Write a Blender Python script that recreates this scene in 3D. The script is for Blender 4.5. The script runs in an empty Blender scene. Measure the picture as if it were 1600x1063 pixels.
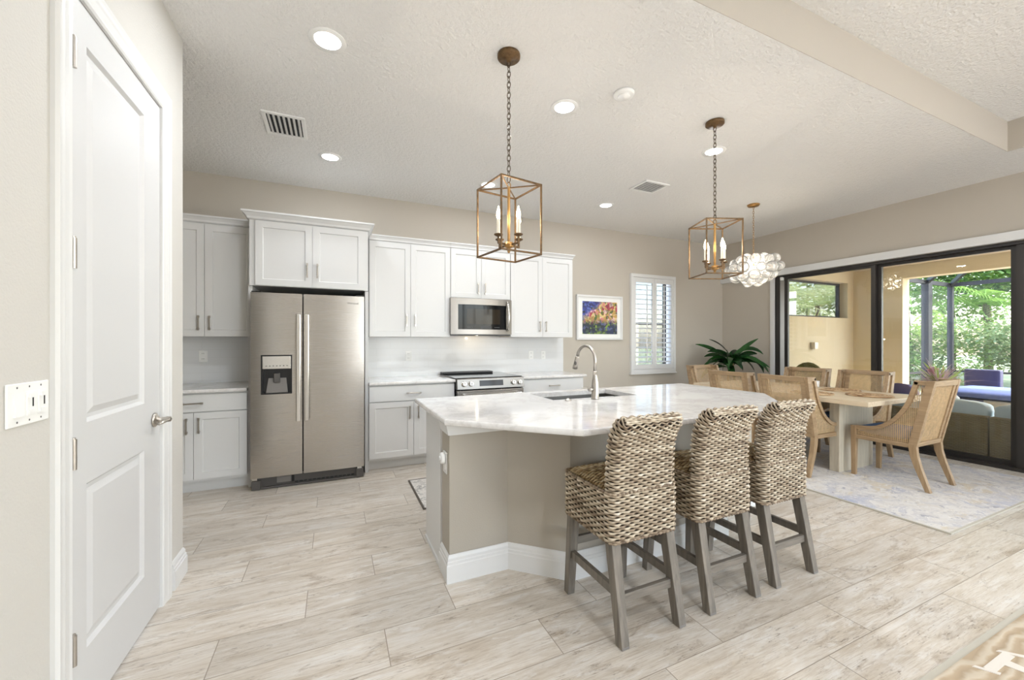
import bpy, bmesh, math, random
from mathutils import Vector, Matrix, Euler
from math import sin, cos, pi, radians, floor, sqrt, atan2

random.seed(7)
C = bpy.context.scene
COL = C.collection

# ------------------------------------------------------------------ camera
H = 1.325
cam_d = bpy.data.cameras.new('camera')
cam = bpy.data.objects.new('camera', cam_d)
COL.objects.link(cam)
cam.location = (0, 0, H)
cam.rotation_euler = (radians(90), 0, radians(-24.1))
cam_d.sensor_width = 36
cam_d.lens = 621 / 1600 * 36
cam_d.shift_y = 2.5 / 1600
cam_d.clip_start = 0.02
cam_d.clip_end = 300
C.camera = cam

# ------------------------------------------------------------------ view
C.view_settings.view_transform = 'Standard'
C.view_settings.look = 'None'
C.view_settings.gamma = 1
C.view_settings.use_curve_mapping = False
C.view_settings.exposure = 1.02
C.cycles.use_denoising = True
C.cycles.max_bounces = 10
C.cycles.diffuse_bounces = 5
C.cycles.glossy_bounces = 5
C.cycles.transmission_bounces = 8
C.cycles.transparent_max_bounces = 24
C.cycles.sample_clamp_indirect = 6
C.cycles.caustics_reflective = False
C.cycles.caustics_refractive = False

# ------------------------------------------------------------------ world and sun
W = bpy.data.worlds.new('world')
C.world = W
W.use_nodes = True
wn = W.node_tree
bg = wn.nodes['Background']
sky = wn.nodes.new('ShaderNodeTexSky')
sky.sky_type = 'NISHITA'
sky.sun_disc = False
sky.sun_elevation = radians(52)
sky.sun_rotation = radians(120)
sky.air_density = 1.0
sky.dust_density = 2.5
sky.ozone_density = 1.0
wn.links.new(sky.outputs[0], bg.inputs[0])
bg.inputs[1].default_value = 0.62

def lamp(name, kind, loc, rot, energy, color=(1, 1, 1), size=0.1, size_y=None, shape=None, parent=None, spread=None):
    d = bpy.data.lights.new(name, kind)
    d.energy = energy
    d.color = color
    if kind == 'AREA':
        d.size = size
        if shape: d.shape = shape
        if size_y:
            d.shape = 'RECTANGLE'; d.size_y = size_y
        if spread: d.spread = spread
    elif kind == 'SUN':
        d.angle = size
    else:
        d.shadow_soft_size = size
    o = bpy.data.objects.new(name, d)
    COL.objects.link(o)
    o.location = loc
    o.rotation_euler = rot
    if parent: o.parent = parent
    return o

sd = Vector((0.30, -0.80, 0.95)).normalized()          # direction towards the sun
lamp('sun', 'SUN', (14, -6, 12), sd.to_track_quat('Z', 'Y').to_euler(), 5.2, (1, .95, .86), radians(0.6))
# added area fills for daylight: behind a made-up rear window, and at the open lanai
lamp('rear_window_fill', 'AREA', (3.6, -3.95, 1.4), (radians(90), 0, radians(0)), 60, (.82, .91, 1.0), 4.6, 2.4)
lamp('lanai_daylight_fill', 'AREA', (11.6, -1.2, 1.5), (0, radians(90), 0), 80, (.88, .94, 1.0), 2.6, 6.8)

# ------------------------------------------------------------------ helpers
def lin(r, g=None, b=None):
    if g is None: g = b = r
    def f(c):
        c /= 255.0
        return c / 12.92 if c <= .04045 else ((c + .055) / 1.055) ** 2.4
    return (f(r), f(g), f(b), 1)

class NT:
    """small node-graph builder"""
    def __init__(s, name):
        s.m = bpy.data.materials.new(name)
        s.m.use_nodes = True
        s.t = s.m.node_tree
        s.b = s.t.nodes['Principled BSDF']
        s.out = s.t.nodes['Material Output']
    def n(s, typ, **kw):
        x = s.t.nodes.new(typ)
        for k, v in kw.items(): setattr(x, k, v)
        return x
    def put(s, sock, v):
        if hasattr(v, 'is_output'): s.t.links.new(v, sock)
        elif v is not None: sock.default_value = v
    def coord(s, which='Object'):
        return s.n('ShaderNodeTexCoord').outputs[which]
    def math(s, op, a, b=None, c=None):
        x = s.n('ShaderNodeMath', operation=op)
        s.put(x.inputs[0], a)
        if b is not None: s.put(x.inputs[1], b)
        if c is not None: s.put(x.inputs[2], c)
        return x.outputs[0]
    def sep(s, v):
        x = s.n('ShaderNodeSeparateXYZ'); s.put(x.inputs[0], v); return x.outputs
    def comb(s, a, b, c=0.0):
        x = s.n('ShaderNodeCombineXYZ')
        for i, v in enumerate((a, b, c)): s.put(x.inputs[i], v)
        return x.outputs[0]
    def mapping(s, v, scale=(1, 1, 1), loc=(0, 0, 0), rot=(0, 0, 0)):
        x = s.n('ShaderNodeMapping'); s.put(x.inputs[0], v)
        x.inputs[1].default_value = loc; x.inputs[2].default_value = rot; x.inputs[3].default_value = scale
        return x.outputs[0]
    def noise(s, v, scale=5, detail=4, rough=.5, dist=0, col=False):
        x = s.n('ShaderNodeTexNoise'); s.put(x.inputs['Vector'], v)
        x.inputs['Scale'].default_value = scale; x.inputs['Detail'].default_value = detail
        x.inputs['Roughness'].default_value = rough; x.inputs['Distortion'].default_value = dist
        return x.outputs[1 if col else 0]
    def voro(s, v, scale=5, feature='F1', out='Distance', rand=1.0):
        x = s.n('ShaderNodeTexVoronoi', feature=feature); s.put(x.inputs['Vector'], v)
        x.inputs['Scale'].default_value = scale
        x.inputs['Randomness'].default_value = rand
        return x.outputs[out]
    def white(s, v):
        x = s.n('ShaderNodeTexWhiteNoise', noise_dimensions='3D'); s.put(x.inputs[0], v)
        return x.outputs[0]
    def ramp(s, f, stops, interp='LINEAR'):
        x = s.n('ShaderNodeValToRGB'); s.put(x.inputs[0], f)
        r = x.color_ramp; r.interpolation = interp
        while len(r.elements) < len(stops): r.elements.new(.5)
        for e, (p, c) in zip(r.elements, stops):
            e.position = p
            e.color = c if len(c) == 4 else (*c, 1)
        return x.outputs[0]
    def mix(s, f, a, b, mode='MIX'):
        x = s.n('ShaderNodeMix', data_type='RGBA', blend_type=mode)
        s.put(x.inputs[0], f); s.put(x.inputs[6], a); s.put(x.inputs[7], b)
        return x.outputs[2]
    def bump(s, h, strength=.3, dist=.01):
        x = s.n('ShaderNodeBump'); s.put(x.inputs['Height'], h)
        x.inputs['Strength'].default_value = strength; x.inputs['Distance'].default_value = dist
        s.t.links.new(x.outputs[0], s.b.inputs['Normal'])
    def col(s, v): s.put(s.b.inputs['Base Color'], v)
    def rough(s, v): s.put(s.b.inputs['Roughness'], v)
    def metal(s, v): s.put(s.b.inputs['Metallic'], v)
    def set(s, k, v): s.put(s.b.inputs[k], v)

def mat(name, c, rough=.5, metal=0, bump=None, var=0.0, vscale=8, coat=0, stretch=(1, 1, 1), spec=None):
    """principled with a little procedural variation; bump = (scale, strength, distance)"""
    g = NT(name)
    co = g.coord()
    if var:
        n = g.noise(g.mapping(co, stretch), vscale, 5, .6)
        d = tuple(x * (1 - var) for x in c[:3]) + (1,)
        l = tuple(min(1, x * (1 + var)) for x in c[:3]) + (1,)
        g.col(g.ramp(n, [(.3, d), (.7, l)]))
    else:
        g.col(c)
    g.rough(rough); g.metal(metal)
    if coat: g.set('Coat Weight', coat)
    if spec is not None: g.set('Specular IOR Level', spec)
    if bump:
        g.bump(g.noise(g.mapping(co, stretch), bump[0], 4, .6), bump[1], bump[2])
    return g.m

def emit(name, c, strength):
    g = NT(name)
    e = g.n('ShaderNodeEmission')
    e.inputs[0].default_value = c; e.inputs[1].default_value = strength
    g.t.links.new(e.outputs[0], g.out.inputs[0])
    return g.m

def glass(name, tint=(1, 1, 1, 1), refl=1.0, rough=0.0, haze=0.0, ior=1.45):
    g = NT(name)
    tr = g.n('ShaderNodeBsdfTransparent'); tr.inputs[0].default_value = tint
    gl = g.n('ShaderNodeBsdfGlossy'); gl.inputs['Roughness'].default_value = rough
    fr = g.n('ShaderNodeFresnel'); fr.inputs[0].default_value = ior
    f = g.math('MULTIPLY', fr.outputs[0], refl)
    mx = g.n('ShaderNodeMixShader')
    g.put(mx.inputs[0], f); g.t.links.new(tr.outputs[0], mx.inputs[1]); g.t.links.new(gl.outputs[0], mx.inputs[2])
    last = mx.outputs[0]
    if haze:
        df = g.n('ShaderNodeBsdfTranslucent'); df.inputs[0].default_value = (1, 1, 1, 1)
        d2 = g.n('ShaderNodeBsdfDiffuse'); d2.inputs[0].default_value = (1, 1, 1, 1)
        m0 = g.n('ShaderNodeMixShader'); m0.inputs[0].default_value = .5
        g.t.links.new(df.outputs[0], m0.inputs[1]); g.t.links.new(d2.outputs[0], m0.inputs[2])
        m2 = g.n('ShaderNodeMixShader'); m2.inputs[0].default_value = haze
        g.t.links.new(last, m2.inputs[1]); g.t.links.new(m0.outputs[0], m2.inputs[2])
        last = m2.outputs[0]
    g.t.links.new(last, g.out.inputs[0])
    return g.m

class MB:
    """collects shapes, then becomes ONE mesh"""
    def __init__(s): s.v = []; s.f = []; s.tone = None
    def add(s, vs, fs):
        k = len(s.v)
        s.v += [tuple(p) for p in vs]
        s.f += [tuple(i + k for i in f) for f in fs]
        return s
    def box(s, x0, x1, y0, y1, z0, z1, M=None):
        vs = [Vector((x, y, z)) for z in (z0, z1) for y in (y0, y1) for x in (x0, x1)]
        if M is not None: vs = [M @ p for p in vs]
        return s.add(vs, [(0, 2, 3, 1), (4, 5, 7, 6), (0, 1, 5, 4), (2, 6, 7, 3), (0, 4, 6, 2), (1, 3, 7, 5)])
    def prism(s, poly, z0, z1, M=None):
        n = len(poly)
        vs = [Vector((x, y, z0)) for x, y in poly] + [Vector((x, y, z1)) for x, y in poly]
        if M is not None: vs = [M @ p for p in vs]
        fs = [tuple(range(n - 1, -1, -1)), tuple(range(n, 2 * n))]
        fs += [(i, (i + 1) % n, n + (i + 1) % n, n + i) for i in range(n)]
        return s.add(vs, fs)
    def loft(s, rings, caps=True, closed=True):
        n = len(rings[0]); vs = []; fs = []
        for r in rings: vs += list(r)
        m = n if closed else n - 1
        for j in range(len(rings) - 1):
            for i in range(m):
                a = j * n + i; b = j * n + (i + 1) % n
                fs.append((a, b, b + n, a + n))
        if caps and closed:
            fs.append(tuple(range(n - 1, -1, -1)))
            k = (len(rings) - 1) * n
            fs.append(tuple(range(k, k + n)))
        return s.add(vs, fs)
    def sheet(s, rings):
        return s.loft(rings, caps=False, closed=False)
    def tube(s, pts, r, n=8, caps=True, flat=1.0):
        pts = [Vector(p) for p in pts]; rings = []
        up = Vector((0, 0, 1))
        t0 = (pts[1] - pts[0]).normalized()
        u = t0.cross(up)
        if u.length < 1e-3: u = Vector((1, 0, 0))
        u.normalize()
        for i, p in enumerate(pts):
            t = (pts[min(i + 1, len(pts) - 1)] - pts[max(i - 1, 0)]).normalized()
            u = (u - t * u.dot(t))
            if u.length < 1e-5: u = t.orthogonal()
            u.normalize(); w = t.cross(u)
            rr = r[i] if isinstance(r, (list, tuple)) else r
            rings.append([p + u * (cos(2 * pi * k / n) * rr) + w * (sin(2 * pi * k / n) * rr * flat) for k in range(n)])
        return s.loft(rings, caps)
    def ring(s, center, R, r, axis=(0, 0, 1), n=16, m=6, sx=1.0, sy=1.0):
        q = Vector((0, 0, 1)).rotation_difference(Vector(axis)); c = Vector(center); vs = []; fs = []
        for i in range(n):
            a = 2 * pi * i / n
            for j in range(m):
                b = 2 * pi * j / m
                p = Vector(((R + r * cos(b)) * cos(a) * sx, (R + r * cos(b)) * sin(a) * sy, r * sin(b)))
                vs.append(c + q @ p)
        for i in range(n):
            for j in range(m):
                fs.append((i * m + j, ((i + 1) % n) * m + j, ((i + 1) % n) * m + (j + 1) % m, i * m + (j + 1) % m))
        return s.add(vs, fs)
    def lathe(s, prof, n=24, center=(0, 0, 0), axis=(0, 0, 1)):
        q = Vector((0, 0, 1)).rotation_difference(Vector(axis)); c = Vector(center)
        rings = [[c + q @ Vector((max(r, 1e-4) * cos(2 * pi * k / n), max(r, 1e-4) * sin(2 * pi * k / n), z)) for k in range(n)] for r, z in prof]
        return s.loft(rings, prof[0][0] < 2e-3 and prof[-1][0] < 2e-3)
    def ball(s, c, r, n=14, m=8, sc=(1, 1, 1)):
        prof = [(sin(pi * j / m) * r, -cos(pi * j / m) * r) for j in range(m + 1)]
        c = Vector(c)
        rings = [[c + Vector((max(a, 1e-4) * cos(2 * pi * k / n) * sc[0], max(a, 1e-4) * sin(2 * pi * k / n) * sc[1], z * sc[2])) for k in range(n)] for a, z in prof]
        return s.loft(rings, True)
    def bar(s, p, q, w, h, up=(0, 0, 1), w2=None, h2=None):
        p = Vector(p); q = Vector(q); t = (q - p).normalized(); up = Vector(up)
        u = t.cross(up)
        if u.length < 1e-4: u = t.cross(Vector((0, 1, 0)))
        u.normalize(); k = u.cross(t)
        w2 = w2 or w; h2 = h2 or h
        return s.loft([[p + u * (a * w / 2) + k * (b * h / 2) for a, b in ((-1, -1), (1, -1), (1, 1), (-1, 1))],
                       [q + u * (a * w2 / 2) + k * (b * h2 / 2) for a, b in ((-1, -1), (1, -1), (1, 1), (-1, 1))]])
    def pillow(s, x0, x1, y0, y1, z0, z1, nx=8, ny=8, e=4.0, ev=2.6):
        """soft cushion: super-ellipsoid box"""
        cx, cy, cz = (x0 + x1) / 2, (y0 + y1) / 2, (z0 + z1) / 2
        a, b, c = (x1 - x0) / 2, (y1 - y0) / 2, (z1 - z0) / 2
        def sp(w, k): return (abs(w) ** (2 / k)) * (1 if w >= 0 else -1)
        rings = []
        for j in range(ny + 1):
            ph = -pi / 2 + pi * j / ny
            rings.append([(cx + a * sp(cos(ph), ev) * sp(cos(2 * pi * i / (nx * 2)), e), cy + b * sp(cos(ph), ev) * sp(sin(2 * pi * i / (nx * 2)), e), cz + c * sp(sin(ph), ev)) for i in range(nx * 2)])
        return s.loft(rings, True)

ORG = {}
def _mesh(name, mb, m, smooth):
    me = bpy.data.meshes.new(name)
    me.from_pydata(mb.v, [], mb.f)
    bm = bmesh.new(); bm.from_mesh(me)
    bmesh.ops.recalc_face_normals(bm, faces=bm.faces[:])
    bm.to_mesh(me); bm.free()
    if smooth:
        for p in me.polygons: p.use_smooth = True
    if mb.tone is not None:
        at = me.attributes.new('tone', 'FLOAT', 'POINT')
        at.data.foreach_set('value', mb.tone)
    me.materials.append(m)
    return me

def obj(name, mb, m, parent=None, bev=0, seg=2, smooth=False, world=True, wn=False):
    """ONE mesh object; coordinates are world unless world=False (then relative to the thing)"""
    if parent is not None and world:
        o0 = ORG[parent.name]
        mb.v = [(p[0] - o0[0], p[1] - o0[1], p[2] - o0[2]) for p in mb.v]
    elif parent is None and world and mb.v:
        pass
    o = bpy.data.objects.new(name, _mesh(name, mb, m, smooth))
    COL.objects.link(o)
    if parent is not None:
        o.parent = parent
        ORG[o.name] = ORG[parent.name]
    else:
        ORG[o.name] = Vector((0, 0, 0))
    if bev:
        b = o.modifiers.new('bevel', 'BEVEL'); b.width = bev; b.segments = seg; b.limit_method = 'ANGLE'; b.angle_limit = radians(40)
    return o

def thing(name, label, cat, loc=(0, 0, 0), group=None, rz=0):
    o = bpy.data.objects.new(name, None)
    o.empty_display_size = .1
    COL.objects.link(o)
    o.location = loc; o.rotation_euler = (0, 0, rz)
    o['label'] = label; o['category'] = cat
    if group: o['group'] = group
    ORG[o.name] = Vector(loc)
    return o

def tag(o, label, cat, group=None, kind=None):
    o['label'] = label; o['category'] = cat
    if group: o['group'] = group
    if kind: o['kind'] = kind
    return o

def struct(name, mb, m, label=None, bev=0, parent=None, smooth=False):
    o = obj(name, mb, m, parent, bev, smooth=smooth)
    if parent is None: o['kind'] = 'structure'
    if label: o['label'] = label
    return o

def copy_tree(o, parent=None):
    c = o.copy()
    COL.objects.link(c)
    c.parent = parent
    for ch in list(o.children): copy_tree(ch, c)
    return c

def dup(o, loc, rz, label, group=None):
    c = copy_tree(o)
    c.location = loc; c.rotation_euler = (0, 0, rz)
    c['label'] = label
    if group: c['group'] = group
    return c

def cut(o, *boxes):
    """subtract boxes (world coordinates, x0,x1,y0,y1,z0,z1) from a mesh object, applied at once"""
    mb = MB()
    for b in boxes: mb.box(*b)
    o0 = ORG[o.name]
    mb.v = [(p[0] - o0[0], p[1] - o0[1], p[2] - o0[2]) for p in mb.v]
    me = bpy.data.meshes.new('cutter'); me.from_pydata(mb.v, [], mb.f)
    bm = bmesh.new(); bm.from_mesh(me); bmesh.ops.recalc_face_normals(bm, faces=bm.faces[:]); bm.to_mesh(me); bm.free()
    k = bpy.data.objects.new('cutter', me); COL.objects.link(k)
    k.parent = o.parent
    mods = [(m_.width, m_.segments) for m_ in o.modifiers]
    o.modifiers.clear()
    md = o.modifiers.new('cut', 'BOOLEAN'); md.operation = 'DIFFERENCE'; md.object = k; md.solver = 'EXACT'
    bpy.context.view_layer.update()
    dg = bpy.context.evaluated_depsgraph_get()
    new = bpy.data.meshes.new_from_object(o.evaluated_get(dg))
    o.modifiers.clear()
    old = o.data; o.data = new; new.name = old.name
    bpy.data.objects.remove(k)
    for w_, s_ in mods:
        b = o.modifiers.new('bevel', 'BEVEL'); b.width = w_; b.segments = s_; b.limit_method = 'ANGLE'; b.angle_limit = radians(40)
    return o

def text_mesh(name, body, m, size, loc, rot, parent, extrude=.0008):
    cu = bpy.data.curves.new(name, 'FONT'); cu.body = body; cu.size = size; cu.extrude = extrude
    cu.align_x = 'CENTER'; cu.align_y = 'CENTER'
    t = bpy.data.objects.new('tmp_text', cu); COL.objects.link(t)
    bpy.context.view_layer.update()
    me = bpy.data.meshes.new_from_object(t.evaluated_get(bpy.context.evaluated_depsgraph_get()))
    bpy.data.objects.remove(t)
    me.materials.clear(); me.materials.append(m)
    o = bpy.data.objects.new(name, me); COL.objects.link(o)
    o.parent = parent; o.location = Vector(loc) - ORG[parent.name]; o.rotation_euler = rot
    return o

# ------------------------------------------------------------------ materials
M = {}
M['wall'] = mat('greige_wall_paint', lin(192, 184.5, 172.5), .75, bump=(170, .22, .004))
M['wall_light'] = mat('pale_wall_paint', lin(206, 203, 197), .7, bump=(120, .35, .006))
M['island_wall'] = mat('taupe_island_paint', lin(174, 167, 155), .75, bump=(170, .22, .004))
M['ceiling'] = mat('knockdown_ceiling', lin(236, 235, 233), .85, bump=(42, .9, .016))
M['trim'] = mat('white_trim_paint', lin(222, 222, 221), .4)
M['cabinet'] = mat('white_cabinet_paint', lin(216, 216, 215), .38)
M['cab_gap'] = mat('cabinet_shadow_gap', lin(150, 146, 138), .7)
M['door'] = mat('white_door_paint', lin(210, 210, 210), .48)
M['nickel'] = mat('brushed_nickel', lin(190, 184, 176), .3, 1, var=.06, vscale=60)
M['chrome'] = mat('polished_nickel', lin(205, 202, 198), .14, 1)
M['black'] = mat('black_plastic', lin(22, 22, 23), .35)
M['dark_gap'] = mat('dark_recess', lin(10, 10, 10), .6)
M['dark_grey'] = mat('dark_grey_plastic', lin(84, 81, 78), .5)
M['mid_grey'] = mat('mid_grey_plastic', lin(122, 118, 114), .45)
M['white_plastic'] = mat('white_plastic', lin(240, 240, 238), .35)
M['slot'] = mat('grey_slot', lin(90, 90, 90), .5)
M['bronze'] = mat('dark_bronze_frame', lin(42, 38, 35), .4)
M['black_glass'] = mat('black_glass', lin(16, 17, 19), .06, spec=.2)
M['oven_window'] = mat('brown_tinted_window', lin(44, 37, 28), .08, spec=.2)
M['gold'] = mat('antique_gold_iron', lin(104, 80, 52), .45, .55, var=.45, vscale=45, bump=(70, .5, .006))
M['brass'] = mat('warm_brass', lin(168, 130, 80), .34, .85, var=.1, vscale=40)
M['chain'] = mat('dark_bronze_chain', lin(92, 78, 60), .4, .8)
M['candle'] = mat('ivory_candle_sleeve', lin(240, 232, 214), .5)
M['flame'] = emit('bulb_glow', (1, .80, .50, 1), 14)
M['can_glow'] = emit('downlight_glow', (1, .97, .92, 1), 9)
M['bubble_glow'] = emit('chandelier_bulb_glow', (1, .9, .72, 1), 25)
M['bubble'] = glass('clear_bubble_glass', (.97, .97, .96, 1), 1.9, .05, haze=.24, ior=1.4)
M['pane'] = glass('door_glass', (.95, .965, .955, 1), 0.85, 0, ior=1.5)
M['soffit'] = mat('lanai_ceiling_stucco', lin(206, 193, 166), .8, bump=(60, .3, .006))
M['stucco'] = mat('yellow_stucco', lin(204, 191, 162), .85, bump=(60, .4, .008))
M['stucco_white'] = mat('cream_stucco_jamb', lin(244, 232, 205), .8, bump=(60, .3, .006))
M['blue_seat'] = mat('blue_seat_fabric', lin(74, 104, 150), .85, bump=(300, .3, .003))
M['navy_seat'] = mat('navy_seat_fabric', lin(48, 52, 66), .85, bump=(300, .3, .003))
M['pale_blue'] = mat('pale_blue_outdoor_fabric', lin(216, 228, 234), .9, bump=(300, .3, .003))
M['purple'] = mat('purple_outdoor_fabric', lin(112, 104, 146), .9)
M['spa_blue'] = mat('royal_blue_cover', lin(96, 116, 178), .7)
M['spa_navy'] = mat('navy_vinyl', lin(66, 66, 96), .6)
M['grey_panel'] = mat('grey_composite', lin(178, 176, 170), .6)
M['cage'] = mat('dark_grey_aluminium', lin(58, 58, 64), .5, .2)
M['paver'] = mat('lanai_pavers', lin(196, 182, 158), .8, var=.12, vscale=3, bump=(20, .3, .01))
M['lawn'] = mat('lawn', lin(150, 160, 122), .9, var=.2, vscale=6)
M['bark'] = mat('bark', lin(112, 96, 78), .9, var=.3, vscale=20)
M['gravel'] = mat('pale_gravel', lin(206, 200, 190), .9, var=.15, vscale=14)
M['mulch'] = mat('mulch', lin(96, 78, 60), .95, var=.3, vscale=20)
M['soil_pot'] = mat('terracotta_pot', lin(150, 110, 86), .8)
M['stem'] = mat('plant_stem', lin(150, 120, 90), .8)

def leafmat(name, c, c2, rough=.45, trans=.35, scale=3):
    g = NT(name)
    n = g.noise(g.coord(), scale, 3, .6)
    colr = g.ramp(n, [(.32, c), (.68, c2)])
    g.col(colr); g.rough(rough)
    t = g.n('ShaderNodeBsdfTranslucent'); g.put(t.inputs[0], colr)
    mx = g.n('ShaderNodeMixShader'); mx.inputs[0].default_value = trans
    g.t.links.new(g.b.outputs[0], mx.inputs[1]); g.t.links.new(t.outputs[0], mx.inputs[2])
    g.t.links.new(mx.outputs[0], g.out.inputs[0])
    return g.m
M['leaf_house'] = leafmat('glossy_house_leaf', lin(22, 52, 28), lin(44, 92, 40), .25, .1, 4)
M['leaf_a'] = leafmat('garden_leaf_mid', lin(84, 128, 58), lin(150, 186, 98))
M['leaf_b'] = leafmat('garden_leaf_light', lin(134, 170, 84), lin(206, 224, 140))
M['leaf_c'] = leafmat('garden_leaf_dark', lin(58, 92, 52), lin(112, 146, 84))
M['leaf_d'] = leafmat('garden_leaf_silver', lin(140, 166, 116), lin(206, 220, 176))
M['palm_leaf'] = leafmat('palm_frond_leaf', lin(108, 158, 62), lin(178, 212, 110))
M['palm_light'] = leafmat('sunlit_palm_leaf', lin(205, 228, 150), lin(240, 248, 200), .5, .5)  # paler copy of the palm leaf, sunlight put into its colour
M['brom_leaf'] = leafmat('bromeliad_leaf', lin(120, 160, 80), lin(190, 200, 120))
M['pink'] = leafmat('pink_petals', lin(214, 158, 184), lin(232, 196, 210), .5, .3)
M['mauve'] = leafmat('mauve_sprays', lin(178, 156, 164), lin(212, 186, 194), .6, .3)
M['wicker_green'] = mat('olive_outdoor_wicker', lin(120, 118, 78), .7, var=.4, vscale=60, bump=(90, .8, .01))

def stainless(name, c, rough=.26):
    g = NT(name)
    co = g.coord()
    n = g.noise(g.mapping(co, (2, 2, 220)), 3, 3, .6)
    n2 = g.noise(g.mapping(co, (.7, .7, 2.4)), 2.0, 2, .5)
    g.col(g.ramp(n, [(.3, tuple(x * .94 for x in c[:3]) + (1,)), (.7, c)]))
    g.metal(1); g.rough(g.math('MULTIPLY_ADD', n, .10, rough - .05))
    h = g.math('ADD', g.math('MULTIPLY', n, .02), g.math('MULTIPLY', n2, 1.0))
    g.bump(h, .09, .02)
    return g.m
M['steel'] = stainless('brushed_stainless', lin(186, 181, 175))
M['steel_range'] = stainless('range_stainless', lin(140, 136, 131), .32)
M['steel_light'] = stainless('bright_stainless_handle', lin(222, 219, 214), .22)
M['sink_steel'] = mat('sink_stainless', lin(150, 148, 144), .35, 1)

# quartz
g = NT('white_quartz')
co = g.coord()
w_ = g.noise(co, 1.8, 5, .6, col=True)
vv = g.n('ShaderNodeVectorMath', operation='MULTIPLY_ADD'); g.put(vv.inputs[0], w_); vv.inputs[1].default_value = (.55, .55, .55); g.put(vv.inputs[2], co)
n1 = g.noise(vv.outputs[0], 2.6, 8, .68)
v1 = g.math('ABSOLUTE', g.math('SUBTRACT', n1, .5))
veins = g.ramp(v1, [(0.0, lin(206, 203, 201)), (.03, lin(222, 220, 219)), (.10, lin(232, 231, 230))])
cloud = g.noise(co, 1.1, 4, .55)
g.col(g.mix(g.math('MULTIPLY', cloud, .55), veins, lin(222, 219, 216)))
g.rough(.07); g.set('Specular IOR Level', .7)
M['quartz'] = g.m

# backsplash: long glossy white subway tiles
g = NT('white_subway_tile')
x, y, z = g.sep(g.coord())
row = g.math('FLOOR', g.math('DIVIDE', z, .0775))
u = g.math('ADD', g.math('DIVIDE', x, .305), g.math('MULTIPLY', row, .5))
fu = g.math('FRACT', u); fz = g.math('FRACT', g.math('DIVIDE', z, .0775))
gr_ = g.math('MAXIMUM', g.math('LESS_THAN', fu, .006), g.math('LESS_THAN', fz, .024))
g.col(g.mix(gr_, lin(224, 225, 226), lin(208, 208, 206)))
g.rough(g.math('MULTIPLY_ADD', gr_, .5, .12))
g.bump(g.math('SUBTRACT', 1, gr_), .25, .002)
M['tile'] = g.m

# floor: wood-look porcelain planks 1.015 x 0.2315 m, each row shifted by a third
g = NT('wood_look_tile_floor')
x, y, z = g.sep(g.coord())
rv = g.math('DIVIDE', g.math('SUBTRACT', y, .984), .2315)
row = g.math('FLOOR', rv); fv = g.math('FRACT', rv)
uu = g.math('DIVIDE', g.math('SUBTRACT', g.math('SUBTRACT', x, 2.24), g.math('MULTIPLY', row, .3385)), 1.0155)
colm = g.math('FLOOR', uu); fu = g.math('FRACT', uu)
rnd = g.white(g.comb(row, colm, 3.0)); rnd2 = g.white(g.comb(colm, row, 9.0))
gv = g.math('MAXIMUM', g.math('LESS_THAN', fv, .014), g.math('LESS_THAN', fu, .0038))
sx = g.math('ADD', x, g.math('MULTIPLY', rnd, 37.0)); sy = g.math('ADD', y, g.math('MULTIPLY', rnd2, 11.0))
streak = g.noise(g.comb(g.math('MULTIPLY', sx, 1.1), g.math('MULTIPLY', sy, 9.0), rnd), 2.2, 9, .70, .35)
fine = g.noise(g.comb(g.math('MULTIPLY', sx, 3.0), g.math('MULTIPLY', sy, 80.0), rnd), 3, 6, .65, .2)
blot = g.noise(g.comb(g.math('MULTIPLY', sx, 1.5), g.math('MULTIPLY', sy, 4.2), rnd2), 2.4, 8, .70, .9)
base = g.ramp(streak, [(.24, lin(166, 150, 132)), (.40, lin(203, 192, 177)), (.54, lin(217, 209, 198)), (.68, lin(226, 222, 216)), (.8, lin(214, 205, 193))])
base = g.mix(g.ramp(fine, [(.34, (0.55,) * 3), (.50, (0,) * 3)]), base, lin(170, 152, 132))
stain = g.ramp(blot, [(.56, (0,) * 3), (.66, (.50,) * 3), (.72, (.70,) * 3)])
base = g.mix(stain, base, lin(158, 140, 120))
pits = g.noise(g.comb(g.math('MULTIPLY', sx, 8.0), g.math('MULTIPLY', sy, 44.0), rnd), 2.5, 5, .75, .5)
base = g.mix(g.math('MULTIPLY', g.ramp(pits, [(.56, (0,) * 3), (.64, (.8,) * 3)]), g.ramp(blot, [(.46, (0,) * 3), (.60, (1,) * 3)])), base, lin(112, 96, 80))
chalk = g.noise(g.comb(g.math('MULTIPLY', sx, 2.0), g.math('MULTIPLY', sy, 7.0), rnd), 3.2, 7, .7, .6)
base = g.mix(g.ramp(chalk, [(.56, (0,) * 3), (.68, (.6,) * 3)]), base, lin(230, 228, 225))
tone = g.math('MULTIPLY_ADD', rnd, .16, .88)
tn = g.n('ShaderNodeVectorMath', operation='SCALE'); g.put(tn.inputs[0], base); g.put(tn.inputs['Scale'], tone)
g.col(g.mix(gv, tn.outputs[0], lin(150, 138, 124)))
g.rough(g.math('MULTIPLY_ADD', fine, .22, .26))
g.bump(g.math('ADD', g.math('MULTIPLY', g.math('SUBTRACT', 1, gv), .5), g.math('MULTIPLY', fine, .25)), .25, .004)
M['floor'] = g.m

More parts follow.
